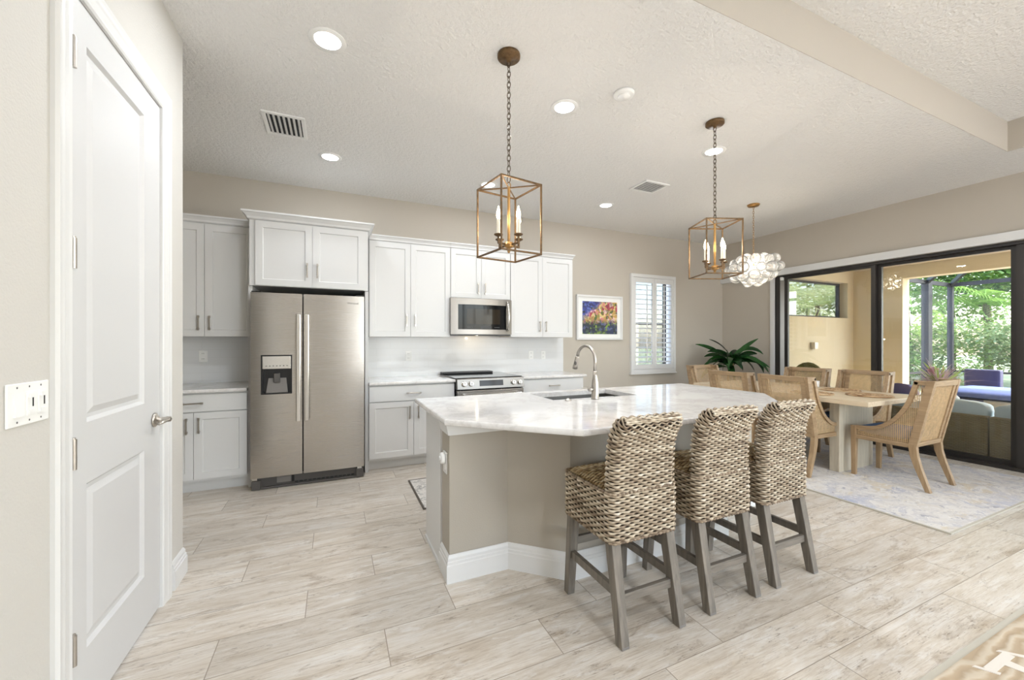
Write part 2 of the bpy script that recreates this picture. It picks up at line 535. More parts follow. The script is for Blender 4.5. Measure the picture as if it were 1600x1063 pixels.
def wood(name, c1, c2, axis=2, rough=.5, scale=5):
    g = NT(name)
    st = [30, 30, 30]; st[axis] = 2.2
    n = g.noise(g.mapping(g.coord(), tuple(st)), scale * .25, 6, .6, .8)
    g.col(g.ramp(n, [(.3, c1), (.7, c2)])); g.rough(rough)
    g.bump(n, .15, .003)
    return g.m
M['oak'] = wood('weathered_oak', lin(136, 110, 80), lin(176, 149, 114))
M['oak_y'] = wood('weathered_oak_rail', lin(140, 114, 84), lin(178, 151, 117), 1)
M['oak_x'] = wood('weathered_oak_crossrail', lin(146, 120, 90), lin(186, 159, 124), 0)
M['table_wood'] = wood('bleached_oak', lin(206, 186, 156), lin(228, 212, 186), 1, .42)
M['pedestal'] = wood('grey_washed_oak', lin(178, 168, 148), lin(206, 196, 176), 2, .5)
M['stool_wood'] = wood('grey_washed_stool_wood', lin(98, 92, 84), lin(134, 126, 116), 2, .5)
M['stool_wood_x'] = wood('grey_washed_stool_rail', lin(98, 92, 84), lin(134, 126, 116), 0, .5)
M['cane'] = mat('woven_cane', lin(206, 178, 138), .6, var=.18, vscale=30)

def toned(name, stops, rough=.6):
    """colour of every strand segment comes from its own natural tone, with shade painted in where it dips inward"""
    g = NT(name)
    a = g.n('ShaderNodeAttribute', attribute_name='tone')
    n = g.noise(g.mapping(g.coord(), (60, 60, 60)), 1.4, 3, .6)
    f = g.math('ADD', a.outputs['Fac'], g.math('MULTIPLY', g.math('SUBTRACT', n, .5), .35))
    g.col(g.ramp(f, stops)); g.rough(rough)
    return g.m
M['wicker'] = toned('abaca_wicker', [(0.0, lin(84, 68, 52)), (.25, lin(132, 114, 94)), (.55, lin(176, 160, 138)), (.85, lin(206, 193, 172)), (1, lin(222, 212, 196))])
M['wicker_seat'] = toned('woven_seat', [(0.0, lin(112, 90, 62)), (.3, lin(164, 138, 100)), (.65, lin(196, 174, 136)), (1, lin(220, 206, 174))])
M['wicker_core'] = mat('wicker_gap_shade', lin(44, 34, 26), .9)  # inner layer coloured dark to paint the shade between strands
M['rope'] = toned('braided_rope', [(0, lin(140, 104, 70)), (.5, lin(190, 156, 116)), (1, lin(226, 204, 170))])

# outdoor wicker with woven grid
def weave(name, c1, c2, sx, sz):
    g = NT(name)
    x, y, z = g.sep(g.coord())
    a = g.math('SINE', g.math('MULTIPLY', g.math('ADD', x, y), sx)); b = g.math('SINE', g.math('MULTIPLY', z, sz))
    p = g.math('MULTIPLY', a, b)
    n = g.noise(g.mapping(g.coord(), (8, 8, 90)), 2, 4, .6)
    g.col(g.mix(n, c1, c2)); g.rough(.65)
    g.bump(p, .7, .008)
    return g.m
M['out_wicker'] = weave('brown_outdoor_wicker', lin(140, 124, 98), lin(184, 166, 132), 160, 320)

# rugs
def rugmat(name, base, cols, scale, stripe=None):
    g = NT(name)
    co = g.coord()
    wv = g.noise(co, 1.3, 4, .6, col=True)
    vv = g.n('ShaderNodeVectorMath', operation='MULTIPLY_ADD'); g.put(vv.inputs[0], wv); vv.inputs[1].default_value = (.7, .7, .7); g.put(vv.inputs[2], co)
    c = base
    for i, (cc, lo, hi, sc) in enumerate(cols):
        n = g.noise(g.mapping(vv.outputs[0], (1, 1, 1), (i * 7.3, i * 3.1, 0)), sc, 6, .68)
        c = g.mix(g.ramp(n, [(lo, (0,) * 3), (hi, (1,) * 3)]), c, cc)
    f = g.noise(g.mapping(co, (180, 60, 1)), 1, 2, .5)
    c = g.mix(g.math('MULTIPLY', f, .25), c, lin(215, 208, 198))
    g.col(c); g.rough(.95); g.bump(f, .3, .004)
    return g.m
M['rug'] = rugmat('distressed_area_rug', lin(208, 203, 197), [(lin(182, 184, 196), .44, .62, 2.0), (lin(206, 194, 172), .54, .66, 2.6), (lin(118, 134, 176), .58, .72, 1.5), (lin(214, 211, 208), .50, .56, 11.0), (lin(158, 158, 168), .58, .64, 16.0), (lin(222, 219, 215), .56, .62, 30.0)], 1)
M['rug_edge'] = mat('rug_binding', lin(188, 182, 168), .95)
M['runner'] = rugmat('grey_runner', lin(214, 210, 205), [(lin(160, 158, 156), .48, .56, 14), (lin(226, 222, 216), .5, .56, 30)], 1)
M['runner_edge'] = mat('runner_dark_edge', lin(96, 88, 80), .95)
g = NT('tan_wavy_rug')
co = g.coord()
wv = g.n('ShaderNodeTexWave', wave_type='BANDS', bands_direction='Y'); g.put(wv.inputs[0], co)
wv.inputs['Scale'].default_value = 7; wv.inputs['Distortion'].default_value = 9; wv.inputs['Detail'].default_value = 3; wv.inputs['Detail Scale'].default_value = .8
g.col(g.ramp(wv.outputs[1], [(.2, lin(178, 158, 132)), (.55, lin(188, 170, 146)), (.9, lin(198, 184, 163))]))
g.rough(.95); g.bump(wv.outputs[1], .4, .006)
M['tan_rug'] = g.m
M['cream_pile'] = mat('cream_rug_motif', lin(222, 214, 203), .95)

# loose floral canvas
g = NT('floral_canvas')
x, y, z = g.sep(g.coord('Generated'))
co = g.coord()
wv = g.noise(co, 6, 4, .6, col=True)
vv = g.n('ShaderNodeVectorMath', operation='MULTIPLY_ADD'); g.put(vv.inputs[0], wv); vv.inputs[1].default_value = (.16, .16, .16); g.put(vv.inputs[2], co)
cell = g.voro(vv.outputs[0], 27, out='Color')
r_, g_, b_ = g.sep(cell)
n2 = g.noise(vv.outputs[0], 16, 5, .75)
hot = g.ramp(r_, [(0, lin(196, 156, 90)), (.22, lin(222, 200, 138)), (.42, lin(214, 134, 134)), (.54, lin(172, 66, 80)), (.64, lin(232, 196, 190)), (.76, lin(160, 150, 70)), (.86, lin(96, 108, 56)), (1, lin(60, 58, 60))], 'CONSTANT')
cool = g.ramp(g_, [(0, lin(40, 52, 60)), (.25, lin(34, 44, 84)), (.45, lin(70, 90, 70)), (.6, lin(120, 150, 60)), (.75, lin(80, 90, 130)), (.9, lin(30, 36, 40)), (1, lin(150, 120, 110))], 'CONSTANT')
blue = g.ramp(b_, [(0, lin(60, 72, 150)), (.35, lin(90, 110, 190)), (.6, lin(50, 52, 110)), (.8, lin(40, 50, 80)), (1, lin(110, 120, 200))], 'CONSTANT')
m_low = g.ramp(g.math('ADD', z, g.math('MULTIPLY', g.math('SUBTRACT', n2, .5), .5)), [(.30, (1,) * 3), (.46, (0,) * 3)])
m_blue = g.ramp(g.math('ADD', g.math('SUBTRACT', z, x), g.math('MULTIPLY', g.math('SUBTRACT', n2, .5), .6)), [(.36, (0,) * 3), (.52, (1,) * 3)])
c = g.mix(m_blue, hot, blue)
c = g.mix(m_low, c, cool)
g.col(g.mix(g.ramp(n2, [(.50, (0,) * 3), (.62, (.75,) * 3)]), c, lin(34, 36, 52)))
g.rough(.35)
M['canvas'] = g.m

# ================================================================== STRUCTURE
ZC = 3.036          # ceiling
YW = 4.95           # kitchen back wall
XR = 6.335          # sliding-door wall
XL = -.79           # pantry-door wall
XN = -1.62          # end of the nook behind it
YB = -3.6           # rear wall (behind the camera)

struct('floor', MB().box(-1.8, XR + .02, YB - .15, YW + .1, -.12, 0), M['floor'])

wb = struct('wall_back', MB().box(-1.8, XR + .17, YW, YW + .16, 0, ZC + .3), M['wall'])
cut(wb, (4.30, 5.16, YW - .1, YW + .3, .89, 2.335))
wr = struct('wall_right', MB().box(XR, XR + .17, YB - .15, YW, 0, ZC + .3), M['wall'])
cut(wr, (XR - .1, XR + .3, -.80, 4.035, -.05, 2.352))
wl = struct('wall_left', MB().box(XL - .11, XL, YB - .15, 2.84, 0, ZC + .3), M['wall_light'])
cut(wl, (XL - .2, XL + .1, 1.765, 2.53, -.05, 2.497))
struct('wall_pantry', MB().box(XN, XL - .11, 2.73, 2.84, 0, ZC + .3), M['wall_light'])
struct('wall_nook', MB().box(XN - .11, XN, 2.73, YW, 0, ZC + .3), M['wall'])
wre = struct('wall_rear', MB().box(XL, XR, YB - .15, YB, 0, ZC + .3), M['wall'])
cut(wre, (1.3, 5.9, YB - .3, YB + .1, .25, 2.75))
f = MB()
for x in (1.3, 2.45, 3.6, 4.75, 5.9): f.box(x - .03, x + .03, YB - .11, YB - .05, .25, 2.75)
f.box(1.3, 5.9, YB - .11, YB - .05, .25, .31).box(1.3, 5.9, YB - .11, YB - .05, 2.69, 2.75)
wf = struct('window_rear_added', f, M['bronze'])  # unseen window, added to bring in the rear fill light

# ceiling slab with the raised tray over the living area
TX0, TX1, TY0, TY1, TZ = -.2, 5.537, -3.3, 1.447, 3.306
c = MB()
c.box(XN - .11, XR + .17, TY1, YW + .16, ZC, ZC + .4)
c.box(TX1, XR + .17, YB - .15, TY1, ZC, ZC + .4)
c.box(XL - .11, TX0, YB - .15, TY1, ZC, ZC + .4)
c.box(TX0, TX1, YB - .15, TY0, ZC, ZC + .4)
struct('ceiling', c, M['ceiling'])
struct('ceiling_tray', MB().box(TX0, TX1, TY0, TY1, TZ, TZ + .1), M['ceiling'])
t = MB()
t.box(TX0, TX1, TY1 - .003, TY1, ZC, TZ).box(TX1 - .003, TX1, TY0, TY1 - .003, ZC, TZ)
t.box(TX0, TX0 + .012, TY0, TY1 - .012, ZC, TZ).box(TX0 + .012, TX1 - .012, TY0, TY0 + .012, ZC, TZ)
struct('trim_tray', t, M['wall'])

# ---- baseboards: stepped profile (out, up)
BP = [(0, 0), (.018, 0), (.018, .095), (.014, .100), (.014, .113), (.010, .118), (.010, .132), (.004, .147), (0, .150)]
def molding(mb, path, prof, closed=False):
    """sweep a profile (out, up) along a plan path; outside is to the RIGHT of travel"""
    n = len(path); P = [Vector((p[0], p[1], 0)) for p in path]; rings = []
    for i in range(n):
        a = P[i] - P[i - 1] if (i > 0 or closed) else P[1] - P[0]
        b = P[(i + 1) % n] - P[i] if (i < n - 1 or closed) else P[-1] - P[-2]
        a.normalize(); b.normalize()
        na = Vector((a.y, -a.x, 0)); nb = Vector((b.y, -b.x, 0))
        m = (na + nb); m.normalize(); k = 1 / max(.2, m.dot(na))
        rings.append([P[i] + m * (o_ * k) + Vector((0, 0, u_)) for o_, u_ in prof])
    if closed: rings.append(rings[0])
    mb.loft(rings, caps=not closed)
    return mb
struct('baseboard_left', molding(MB(), [(XL, 2.66), (XL, 2.84), (XN, 2.84)], BP), M['trim'])
struct('baseboard_entry', molding(MB(), [(XL, YB), (XL, 1.68)], BP), M['trim'])
struct('baseboard_back', molding(MB(), [(2.97, YW), (XR, YW)], BP), M['trim'])
struct('baseboard_right', molding(MB(), [(XR, YW), (XR, 4.09)], BP), M['trim'])

# ---- pantry door with casing
dr = MB()
Y0, Y1, ZT = 1.772, 2.521, 2.488
DX0, DX1 = XL - .043, XL - .003
def panel_door(mb):
    st = 0.11
    pz = [(.25, .828), (1.042, 2.36)]
    zs = [.012] + [q for p in pz for q in p] + [ZT]
    mb.box(DX0, DX1, Y0, Y0 + st, .012, ZT); mb.box(DX0, DX1, Y1 - st - .065, Y1, .012, ZT)
    ya, yb_ = Y0 + st, Y1 - st - .065
    mb.box(DX0, DX1, ya, yb_, .012, pz[0][0]); mb.box(DX0, DX1, ya, yb_, pz[0][1], pz[1][0]); mb.box(DX0, DX1, ya, yb_, pz[1][1], ZT)
    for a, b in pz:           # moulded recess: slope in, then the raised field
        def R(d, x): return [(x, ya + d, a + d), (x, yb_ - d, a + d), (x, yb_ - d, b - d), (x, ya + d, b - d)]
        rings = [R(0, DX1), R(.012, DX1 - .013), R(.026, DX1 - .013), R(.05, DX1 - .004)]
        k = len(mb.v); mb.loft(rings, caps=False)
        mb.add(R(.05, DX1 - .004), [(0, 1, 2, 3)])
panel_door(dr)
d1 = struct('door_1', dr, M['door'], 'white two panel pantry door at the left edge of the room')
d1['category'] = 'door'
for z in (.307, .953, 1.616, 2.277):
    hg = MB()
    hg.tube([(XL + .009, Y0 + .008, z - .05), (XL + .009, Y0 + .008, z + .05)], .008, 10)
    hg.box(XL - .004, XL + .001, Y0 + .002, Y0 + .022, z - .046, z + .046)
    hg.tube([(XL + .009, Y0 + .008, z + .05), (XL + .009, Y0 + .008, z + .056)], .005, 8)
    obj('hinge', hg, M['nickel'], d1, world=False)
lv = MB()
lv.lathe([(0, 0), (.034, 0), (.034, .006), (.026, .012), (.013, .014), (.011, .045), (.013, .05), (.013, .064), (0, .066)], 24, (XL - .003, 2.455, .947), (1, 0, 0))
lv.tube([(XL + .054, 2.455, .947), (XL + .058, 2.42, .950), (XL + .056, 2.38, .948), (XL + .05, 2.345, .943)], [.012, .0105, .010, .007], 12, flat=.8)
obj('door_handle', lv, M['nickel'], d1, smooth=True, world=False)
cs = MB()
CP = [(0, 0), (.094, 0), (.094, .012), (.086, .020), (.07, .017), (.055, .017), (.045, .014), (.02, .011), (.008, .013), (0, .008)]
def casing(mb, ya, yb_, zt, X):
    rings = []
    for (y, z, sy, sz) in ((ya, 0, -1, 0), (ya, zt, -1, 1), (yb_, zt, 1, 1), (yb_, 0, 1, 0)):
        rings.append([Vector((X + o_, y + sy * w_, z + sz * w_)) for w_, o_ in CP])
    mb.loft(rings)
casing(cs, 1.772, 2.524, ZT + .004, XL)
cs.box(XL - .11, XL, 1.765, Y0 - .003, 0, ZT + .003).box(XL - .11, XL, Y1 + .003, 2.53, 0, ZT + .003).box(XL - .11, XL, 1.765, 2.53, ZT + .003, 2.497)
struct('trim_1', cs, M['trim'])

# ---- sliding glass door wall
v = MB().box(XR - .055, XR, -.9, YW, 2.352, 2.447)
struct('trim_2', v, M['trim'], bev=.004)
j = MB().box(XR - .02, XR, 4.022, 4.085, 0, 2.352)
struct('trim_3', j, M['trim'])
XG = XR + .085
gd = MB()
gd.box(XR + .01, XR + .15, -.79, 4.02, 2.318, 2.35)                      # head
gd.box(XR + .0, XR + .15, -.79, 4.02, .0, .035)                          # sill track
gd.box(XR + .01, XR + .15, 3.95, 4.022, .035, 2.318)                      # jamb
gd.box(XR + .01, XR + .15, -.80, -.74, .035, 2.318)
d2 = struct('door_2', gd, M['bronze'], 'dark bronze framed sliding glass door to the lanai')
d2['category'] = 'sliding door'
stiles = [(3.90, 2.762), (2.772, 1.604), (1.604, .44), (.44, -.74)]
for i, (a, b) in enumerate(stiles):
    x0 = XR + (.035 if i % 2 == 0 else .085)
    s_ = MB()
    s_.box(x0, x0 + .04, a - .05, a, .035, 2.318).box(x0, x0 + .04, b, b + .05, .035, 2.318)
    s_.box(x0, x0 + .04, b + .05, a - .05, .035, .085).box(x0, x0 + .04, b + .05, a - .05, 2.285, 2.318)
    sf = obj('sliding_panel', s_, M['bronze'], d2, world=False)
    obj('glass_pane', MB().box(x0 + .017, x0 + .022, b + .05, a - .05, .085, 2.285), M['pane'], sf, world=False)
sn = tag(obj('contact_sensor', MB().box(XR + .0, XR + .03, 3.905, 3.945, 2.275, 2.325), M['white_plastic'], bev=.004), 'small white contact sensor at the top left corner of the sliding glass door', 'sensor')

# ---- window in the back wall
wfm = MB()
for (a, b, c_, d_) in ((4.30, 5.08, .89, .93), (4.30, 5.08, 2.295, 2.335), (4.30, 4.325, .93, 2.295), (5.055, 5.08, .93, 2.295), (4.325, 5.055, 1.60, 1.635)):
    wfm.box(a, b, YW + .08, YW + .13, c_, d_)
wdw = struct('window_1', wfm, M['bronze'])
obj('reveal', MB().box(5.150, 5.158, YW + .002, YW + .158, .89, 2.335), M['trim'], wdw, world=False)
obj('glass_pane', MB().box(4.325, 5.055, YW + .10, YW + .105, .93, 2.295), M['pane'], wdw, world=False)

# ================================================================== KITCHEN
def shaker(mb, x0, x1, z0, z1, yf, th=.02, fr=.058):
    """door facing -Y: frame plus recessed flat panel with a small bevel step"""
    yb = yf + th
    mb.box(x0, x0 + fr, yf, yb, z0, z1).box(x1 - fr, x1, yf, yb, z0, z1)
    mb.box(x0 + fr, x1 - fr, yf, yb, z0, z0 + fr).box(x0 + fr, x1 - fr, yf, yb, z1 - fr, z1)
    def R(d, y): return [(x0 + fr + d, y, z0 + fr + d), (x1 - fr - d, y, z0 + fr + d), (x1 - fr - d, y, z1 - fr - d), (x0 + fr + d, y, z1 - fr - d)]
    mb.loft([R(0, yf), R(.006, yf + .010)], caps=False)
    mb.add(R(.006, yf + .010), [(0, 1, 2, 3)])
def slab(mb, x0, x1, z0, z1, yf, th=.02):
    mb.box(x0, x1, yf, yf + th, z0, z1)
def pull(parent, x, z, yf, L=.135, vertical=True):
    mb = MB(); y = yf - .028
    d = Vector((0, 0, 1)) if vertical else Vector((1, 0, 0))
    c_ = Vector((x, y, z))
    mb.tube([c_ - d * L / 2, c_ + d * L / 2], .0062, 10)
    for s in (-1, 1):
        p = c_ + d * (s * (L / 2 - .012))
        mb.tube([p, p + Vector((0, .028, 0))], .0048, 8)
        mb.box(p.x - .0075, p.x + .0075, p.y - .007, p.y + .007, p.z - .011, p.z + .011) if vertical else mb.box(p.x - .011, p.x + .011, p.y - .007, p.y + .007, p.z - .0075, p.z + .0075)
    return obj('handle', mb, M['nickel'], parent, smooth=False)

def cabinet(label, x0, x1, yb, yf, z0, z1, doors=(), drawers=(), crown=None, toe=False, cat='cabinet', group=None, name='wall_cabinet', crown_ends=(0, 0)):
    """yf = front face of the doors; doors: (x0,x1,z0,z1,handle x, handle z)"""
    t = thing(name, label, cat, ((x0 + x1) / 2, yb, z0), group)
    yb -= .002
    b = MB().box(x0, x1, yf + .021, yb, z0 + (.105 if toe else 0), z1)
    if toe: b.box(x0, x1, yf + .095, yb, z0, z0 + .105)
    obj('body', b, M['cabinet'], t)
    for (a, b_, c_, d_, hx, hz) in doors:
        mb = MB(); shaker(mb, a, b_, c_, d_, yf)
        o = obj('door', mb, M['cabinet'], t)
        if hx is not None: pull(o, hx, hz, yf)
    for (a, b_, c_, d_) in drawers:
        mb = MB(); slab(mb, a, b_, c_, d_, yf)
        o = obj('drawer', mb, M['cabinet'], t, bev=.003)
        pull(o, (a + b_) / 2, (c_ + d_) / 2, yf, .15, False)
    if crown:
        h, out = crown
        yy = yf + .012
        e0, e1 = crown_ends
        P = [(x0, yb), (x0, yy), (x1, yy), (x1, yb)]
        if not e0: P = P[1:]
        if not e1: P = P[:-1]
        P = [(p[0], p[1]) for p in P]
        pr = [(0, 0), (out * .25, h * .12), (out * .35, h * .35), (out * .8, h * .72), (out, h * .8), (out, h), (0, h)]
        mb = MB(); molding(mb, [(a, b_) for a, b_ in P], [(o_, u_ + z1) for o_, u_ in pr])
        mb.box(x0, x1, yy, yb, z1 - .0, z1 + h * .5)
        obj('crown_moulding', mb, M['cabinet'], t)
    return t
g_ = .0035
YU = 4.57
# wall cabinets
cabinet('white two door wall cabinet left of the fridge, beside the pantry corner', XN + .003, -.71, YW, YU, 1.372, 2.44,
        [(-1.50, -1.108 - g_ / 2, 1.375, 2.425, -1.150, 1.50), (-1.108 + g_ / 2, -.716, 1.375, 2.425, -1.066, 1.50)], crown=(.065, .03), crown_ends=(0, 0))
cabinet('white deep two door cabinet directly above the fridge, with stepped out crown', -.70, .312, YW, 4.22, 1.834, 2.43,
        [(-.652, -.189 - g_ / 2, 1.838, 2.425, -.232, 1.995), (-.189 + g_ / 2, .275, 1.838, 2.425, -.146, 1.995)], crown=(.072, .055), crown_ends=(1, 1))
cabinet('white two door wall cabinet between the fridge and the microwave', .345, 1.249, YW, YU, 1.378, 2.435,
        [(.35, .790 - g_ / 2, 1.381, 2.425, .742, 1.565), (.790 + g_ / 2, 1.247, 1.381, 2.425, .838, 1.565)], crown=(.06, .03))
cabinet('short white two door wall cabinet right above the microwave', 1.25, 2.022, YW, YU, 1.847, 2.435,
        [(1.255, 1.636 - g_ / 2, 1.850, 2.425, 1.592, 1.965), (1.636 + g_ / 2, 2.018, 1.850, 2.425, 1.680, 1.965)], crown=(.06, .03))
cabinet('white two door wall cabinet right of the microwave, next to the picture', 2.023, 2.945, YW, YU, 1.382, 2.435,
        [(2.028, 2.482 - g_ / 2, 1.385, 2.425, 2.438, 1.52), (2.482 + g_ / 2, 2.940, 1.385, 2.425, 2.527, 1.52)], crown=(.06, .03), crown_ends=(0, 1))
# tall side panels enclosing the fridge
tag(obj('side_panel', MB().box(-.712, -.680, 4.27, YW, 0, 1.833), M['cabinet']), 'tall white end panel along the left side of the fridge', 'panel')
tag(obj('side_panel', MB().box(.284, .316, 4.27, YW, 0, 1.833), M['cabinet']), 'tall white end panel along the right side of the fridge', 'panel')
# base cabinets
YF = 4.25
cabinet('white base cabinet with a drawer over two doors on the left of the fridge', XN + .003, -.714, YW, YF, 0, .878,
        [(-1.50, -1.108 - g_ / 2, .13, .708, -1.152, .60), (-1.108 + g_ / 2, -.718, .13, .708, -1.066, .60)], [(-1.50, -.718, .716, .866)], toe=True, name='base_cabinet')
cabinet('white base cabinet with a wide drawer over two doors between fridge and range', .318, 1.212, YW, YF, 0, .878,
        [(.322, .766 - g_ / 2, .13, .700, .722, .585), (.766 + g_ / 2, 1.208, .13, .700, .812, .585)], [(.322, 1.208, .708, .866)], toe=True, name='base_cabinet')
cabinet('white base cabinet with a drawer on the right of the range', 2.028, 2.90, YW, YF, 0, .878,
        [(2.032, 2.464 - g_ / 2, .13, .700, 2.42, .585), (2.464 + g_ / 2, 2.896, .13, .700, 2.51, .585)], [(2.032, 2.896, .708, .866)], toe=True, name='base_cabinet')

def ctop(mb, poly, z0, z1, e=.010):
    """worktop with eased edges"""
    def inset(d):
        n = len(poly); out = []
        A = sum(poly[i][0] * poly[(i + 1) % n][1] - poly[(i + 1) % n][0] * poly[i][1] for i in range(n))
        sg = 1 if A > 0 else -1
        for i in range(n):
            p0, p1, p2 = (Vector(poly[i - 1]), Vector(poly[i]), Vector(poly[(i + 1) % n]))
            a = (p1 - p0).normalized(); b = (p2 - p1).normalized()
            na = Vector((-a.y, a.x)) * sg; nb = Vector((-b.y, b.x)) * sg
            m = (na + nb).normalized(); q = p1 + m * (d / max(.2, m.dot(na)))
            out.append(q)
        return out
    rs = []
    for d, z in ((e * .7, z0), (e * .2, z0 + e * .35), (0, z0 + e), (0, z1 - e), (e * .2, z1 - e * .35), (e * .7, z1)):
        rs.append([(p.x, p.y, z) for p in inset(d)])
    mb.loft(rs)
    return mb
ZK0, ZK1 = .880, .910
tag(obj('worktop', ctop(MB(), [(XN + .004, 4.222), (-.716, 4.222), (-.716, YW - .012), (XN + .004, YW - .012)], ZK0, ZK1), M['quartz']), 'white quartz worktop on the left of the fridge', 'worktop')
tag(obj('worktop', ctop(MB(), [(.32, 4.222), (1.214, 4.222), (1.214, YW - .012), (.32, YW - .012)], ZK0, ZK1), M['quartz']), 'white quartz worktop between the fridge and the range', 'worktop')
tag(obj('worktop', ctop(MB(), [(2.026, 4.222), (2.93, 4.222), (2.93, YW - .012), (2.026, YW - .012)], ZK0, ZK1), M['quartz']), 'white quartz worktop on the right of the range', 'worktop')
b1 = tag(obj('backsplash', MB().box(XN, -.714, YW - .011, YW, ZK1 - .02, 1.372), M['tile']), 'white glossy tile backsplash on the left of the fridge', 'backsplash')
b2 = tag(obj('backsplash', MB().box(.318, 3.02, YW - .011, YW, ZK1 - .02, 1.45), M['tile']), 'long white glossy tile backsplash behind the range', 'backsplash')

# wall outlets
def outlet(x, z, label, y=YW - .011):
    t = thing('wall_outlet', label, 'outlet', (x, y, z), 'backsplash outlets')
    obj('plate', MB().box(x - .036, x + .036, y - .006, y, z - .058, z + .058), M['white_plastic'], t, bev=.003)
    for s in (-1, 1):
        o = obj('socket', MB().box(x - .017, x + .017, y - .009, y - .006, z + s * .027 - .015, z + s * .027 + .015), M['white_plastic'], t, bev=.004)
        obj('slot', MB().box(x - .008, x - .005, y - .0095, y - .009, z + s * .027 - .003, z + s * .027 + .007).box(x + .005, x + .008, y - .0095, y - .009, z + s * .027 - .003, z + s * .027 + .007), M['slot'], o)
outlet(-1.208, 1.176, 'white wall outlet on the backsplash left of the fridge')
outlet(.826, 1.150, 'white wall outlet on the backsplash between fridge and range')
outlet(2.498, 1.138, 'white wall outlet on the backsplash right of the range, the left of two')
outlet(2.690, 1.135, 'white wall outlet on the backsplash near its right end, the right of two')

# ---- fridge
t = thing('fridge', 'tall stainless steel side by side fridge with ice dispenser', 'fridge', (-.2, 4.5, 0))
obj('body', MB().box(-.672, .267, 4.215, 4.90, .02, 1.752), M['dark_grey'], t, bev=.006)
def fdoor(x0, x1):
    mb = MB(); y0, y1 = 4.122, 4.205
    rings = []
    n = 10
    for k in range(n + 1):                         # gently bowed front
        a = k / n; x = x0 + (x1 - x0) * a
        e = min(a, 1 - a)
        yy = y0 + .004 - .004 * (1 - (2 * a - 1) ** 2)
        rings.append([(x, yy, .112), (x, yy, 1.762), (x, y1, 1.762), (x, y1, .112)])
    return mb.loft(rings)
ld = obj('door', fdoor(-.672, -.268), M['steel'], t)
cut(ld, (-.59, -.353, 4.0, 4.185, .858, 1.20))
ld['label'] = 'left door with ice and water dispenser'
rd = obj('door', fdoor(-.257, .267), M['steel'], t)
dp = obj('dispenser', MB().box(-.593, -.350, 4.118, 4.13, .853, .864).box(-.593, -.350, 4.118, 4.13, 1.196, 1.205).box(-.593, -.584, 4.118, 4.13, .864, 1.196).box(-.359, -.350, 4.118, 4.13, .864, 1.196)
         .box(-.592, -.351, 4.165, 4.183, .858, 1.08).box(-.592, -.575, 4.13, 4.17, .858, 1.08).box(-.368, -.351, 4.13, 4.17, .858, 1.08), M['black'], ld)
obj('control_panel', MB().box(-.583, -.360, 4.120, 4.18, 1.080, 1.195), M['steel_light'], dp, bev=.003)
obj('drip_tray', MB().add([(-.555, 4.128, .866), (-.385, 4.128, .866), (-.40, 4.164, .995), (-.54, 4.164, .995), (-.555, 4.14, .862), (-.385, 4.14, .862), (-.40, 4.166, .99), (-.54, 4.166, .99)], [(0, 1, 2, 3), (7, 6, 5, 4), (0, 4, 5, 1), (1, 5, 6, 2), (2, 6, 7, 3), (3, 7, 4, 0)]), M['mid_grey'], dp)
obj('paddle', MB().box(-.497, -.447, 4.135, 4.16, .955, 1.04), M['dark_grey'], dp, bev=.006)
for k in range(7):
    x = -.552 + k * .027
    obj('button', MB().box(x - .006, x + .006, 4.1185, 4.121, 1.104, 1.110), M['mid_grey'], dp)
for x in (-.296, -.229):
    mb = MB()
    mb.box(x - .019, x + .019, 4.066, 4.084, .600, 1.575)
    for z in (.63, 1.545): mb.box(x - .012, x + .012, 4.084, 4.13, z - .02, z + .02)
    obj('handle', mb, M['steel_light'], ld if x < -.26 else rd, bev=.007, seg=3)
text_mesh('logo', 'Whirlpool', M['mid_grey'], .024, (.165, 4.1215, 1.693), (pi / 2, 0, 0), rd)
gm = MB()
gm.box(-.66, .255, 4.165, 4.215, .022, .108)
gm.box(-.668, -.60, 4.14, 4.19, .004, .085).box(.195, .262, 4.14, 4.19, .004, .085)
gm.box(-.60, .195, 4.150, 4.17, .004, .022)
gr = obj('base_grille', gm, M['dark_grey'], t, bev=.004)
obj('filter_cap', MB().box(-.475, -.36, 4.155, 4.17, .045, .098), M['mid_grey'], gr, bev=.004)
sl = MB()
for k in range(14): sl.box(-.33 + k * .037, -.303 + k * .037, 4.158, 4.166, .032, .040)
sl.box(-.355, -.335, 4.158, 4.166, .04, .10)
obj('vent_slot', sl, M['dark_gap'], gr)
for x in (-.645, .225): obj('hinge_cover', MB().box(x - .02, x + .02, 4.145, 4.19, .090, .112), M['steel_light'], gr)
obj('hinge_cover', MB().box(-.668, -.60, 4.14, 4.24, 1.762, 1.775).box(.195, .262, 4.14, 4.24, 1.762, 1.775), M['black'], t)

# ---- microwave
t = thing('microwave', 'stainless steel over the range microwave with black glass door', 'microwave', (1.63, 4.7, 1.40))
MX0, MX1, MY = 1.238, 2.012, 4.512
obj('body', MB().box(MX0 + .006, MX1 - .006, MY + .03, YW - .012, 1.405, 1.843), M['black'], t)
def bow(a): return MY - .028 * (1 - (2 * a - 1) ** 2)
def bowed(x0, x1, z0, z1, off, th, n=12):
    mb = MB(); rings = []
    for k in range(n + 1):
        x = x0 + (x1 - x0) * k / n; y = bow((x - MX0) / (MX1 - MX0)) - off
        rings.append([(x, y, z0), (x, y, z1), (x, y + th, z1), (x, y + th, z0)])
    return mb.loft(rings)
d_ = bowed(MX0, MX1, 1.412, 1.470, 0, .04); q = bowed(MX0, MX1, 1.765, 1.838, 0, .04); d_.add(q.v, q.f)
q = bowed(MX0, MX0 + .085, 1.470, 1.765, 0, .04); d_.add(q.v, q.f); q = bowed(MX1 - .075, MX1, 1.470, 1.765, 0, .04); d_.add(q.v, q.f)
md = obj('door', d_, M['steel_range'], t)
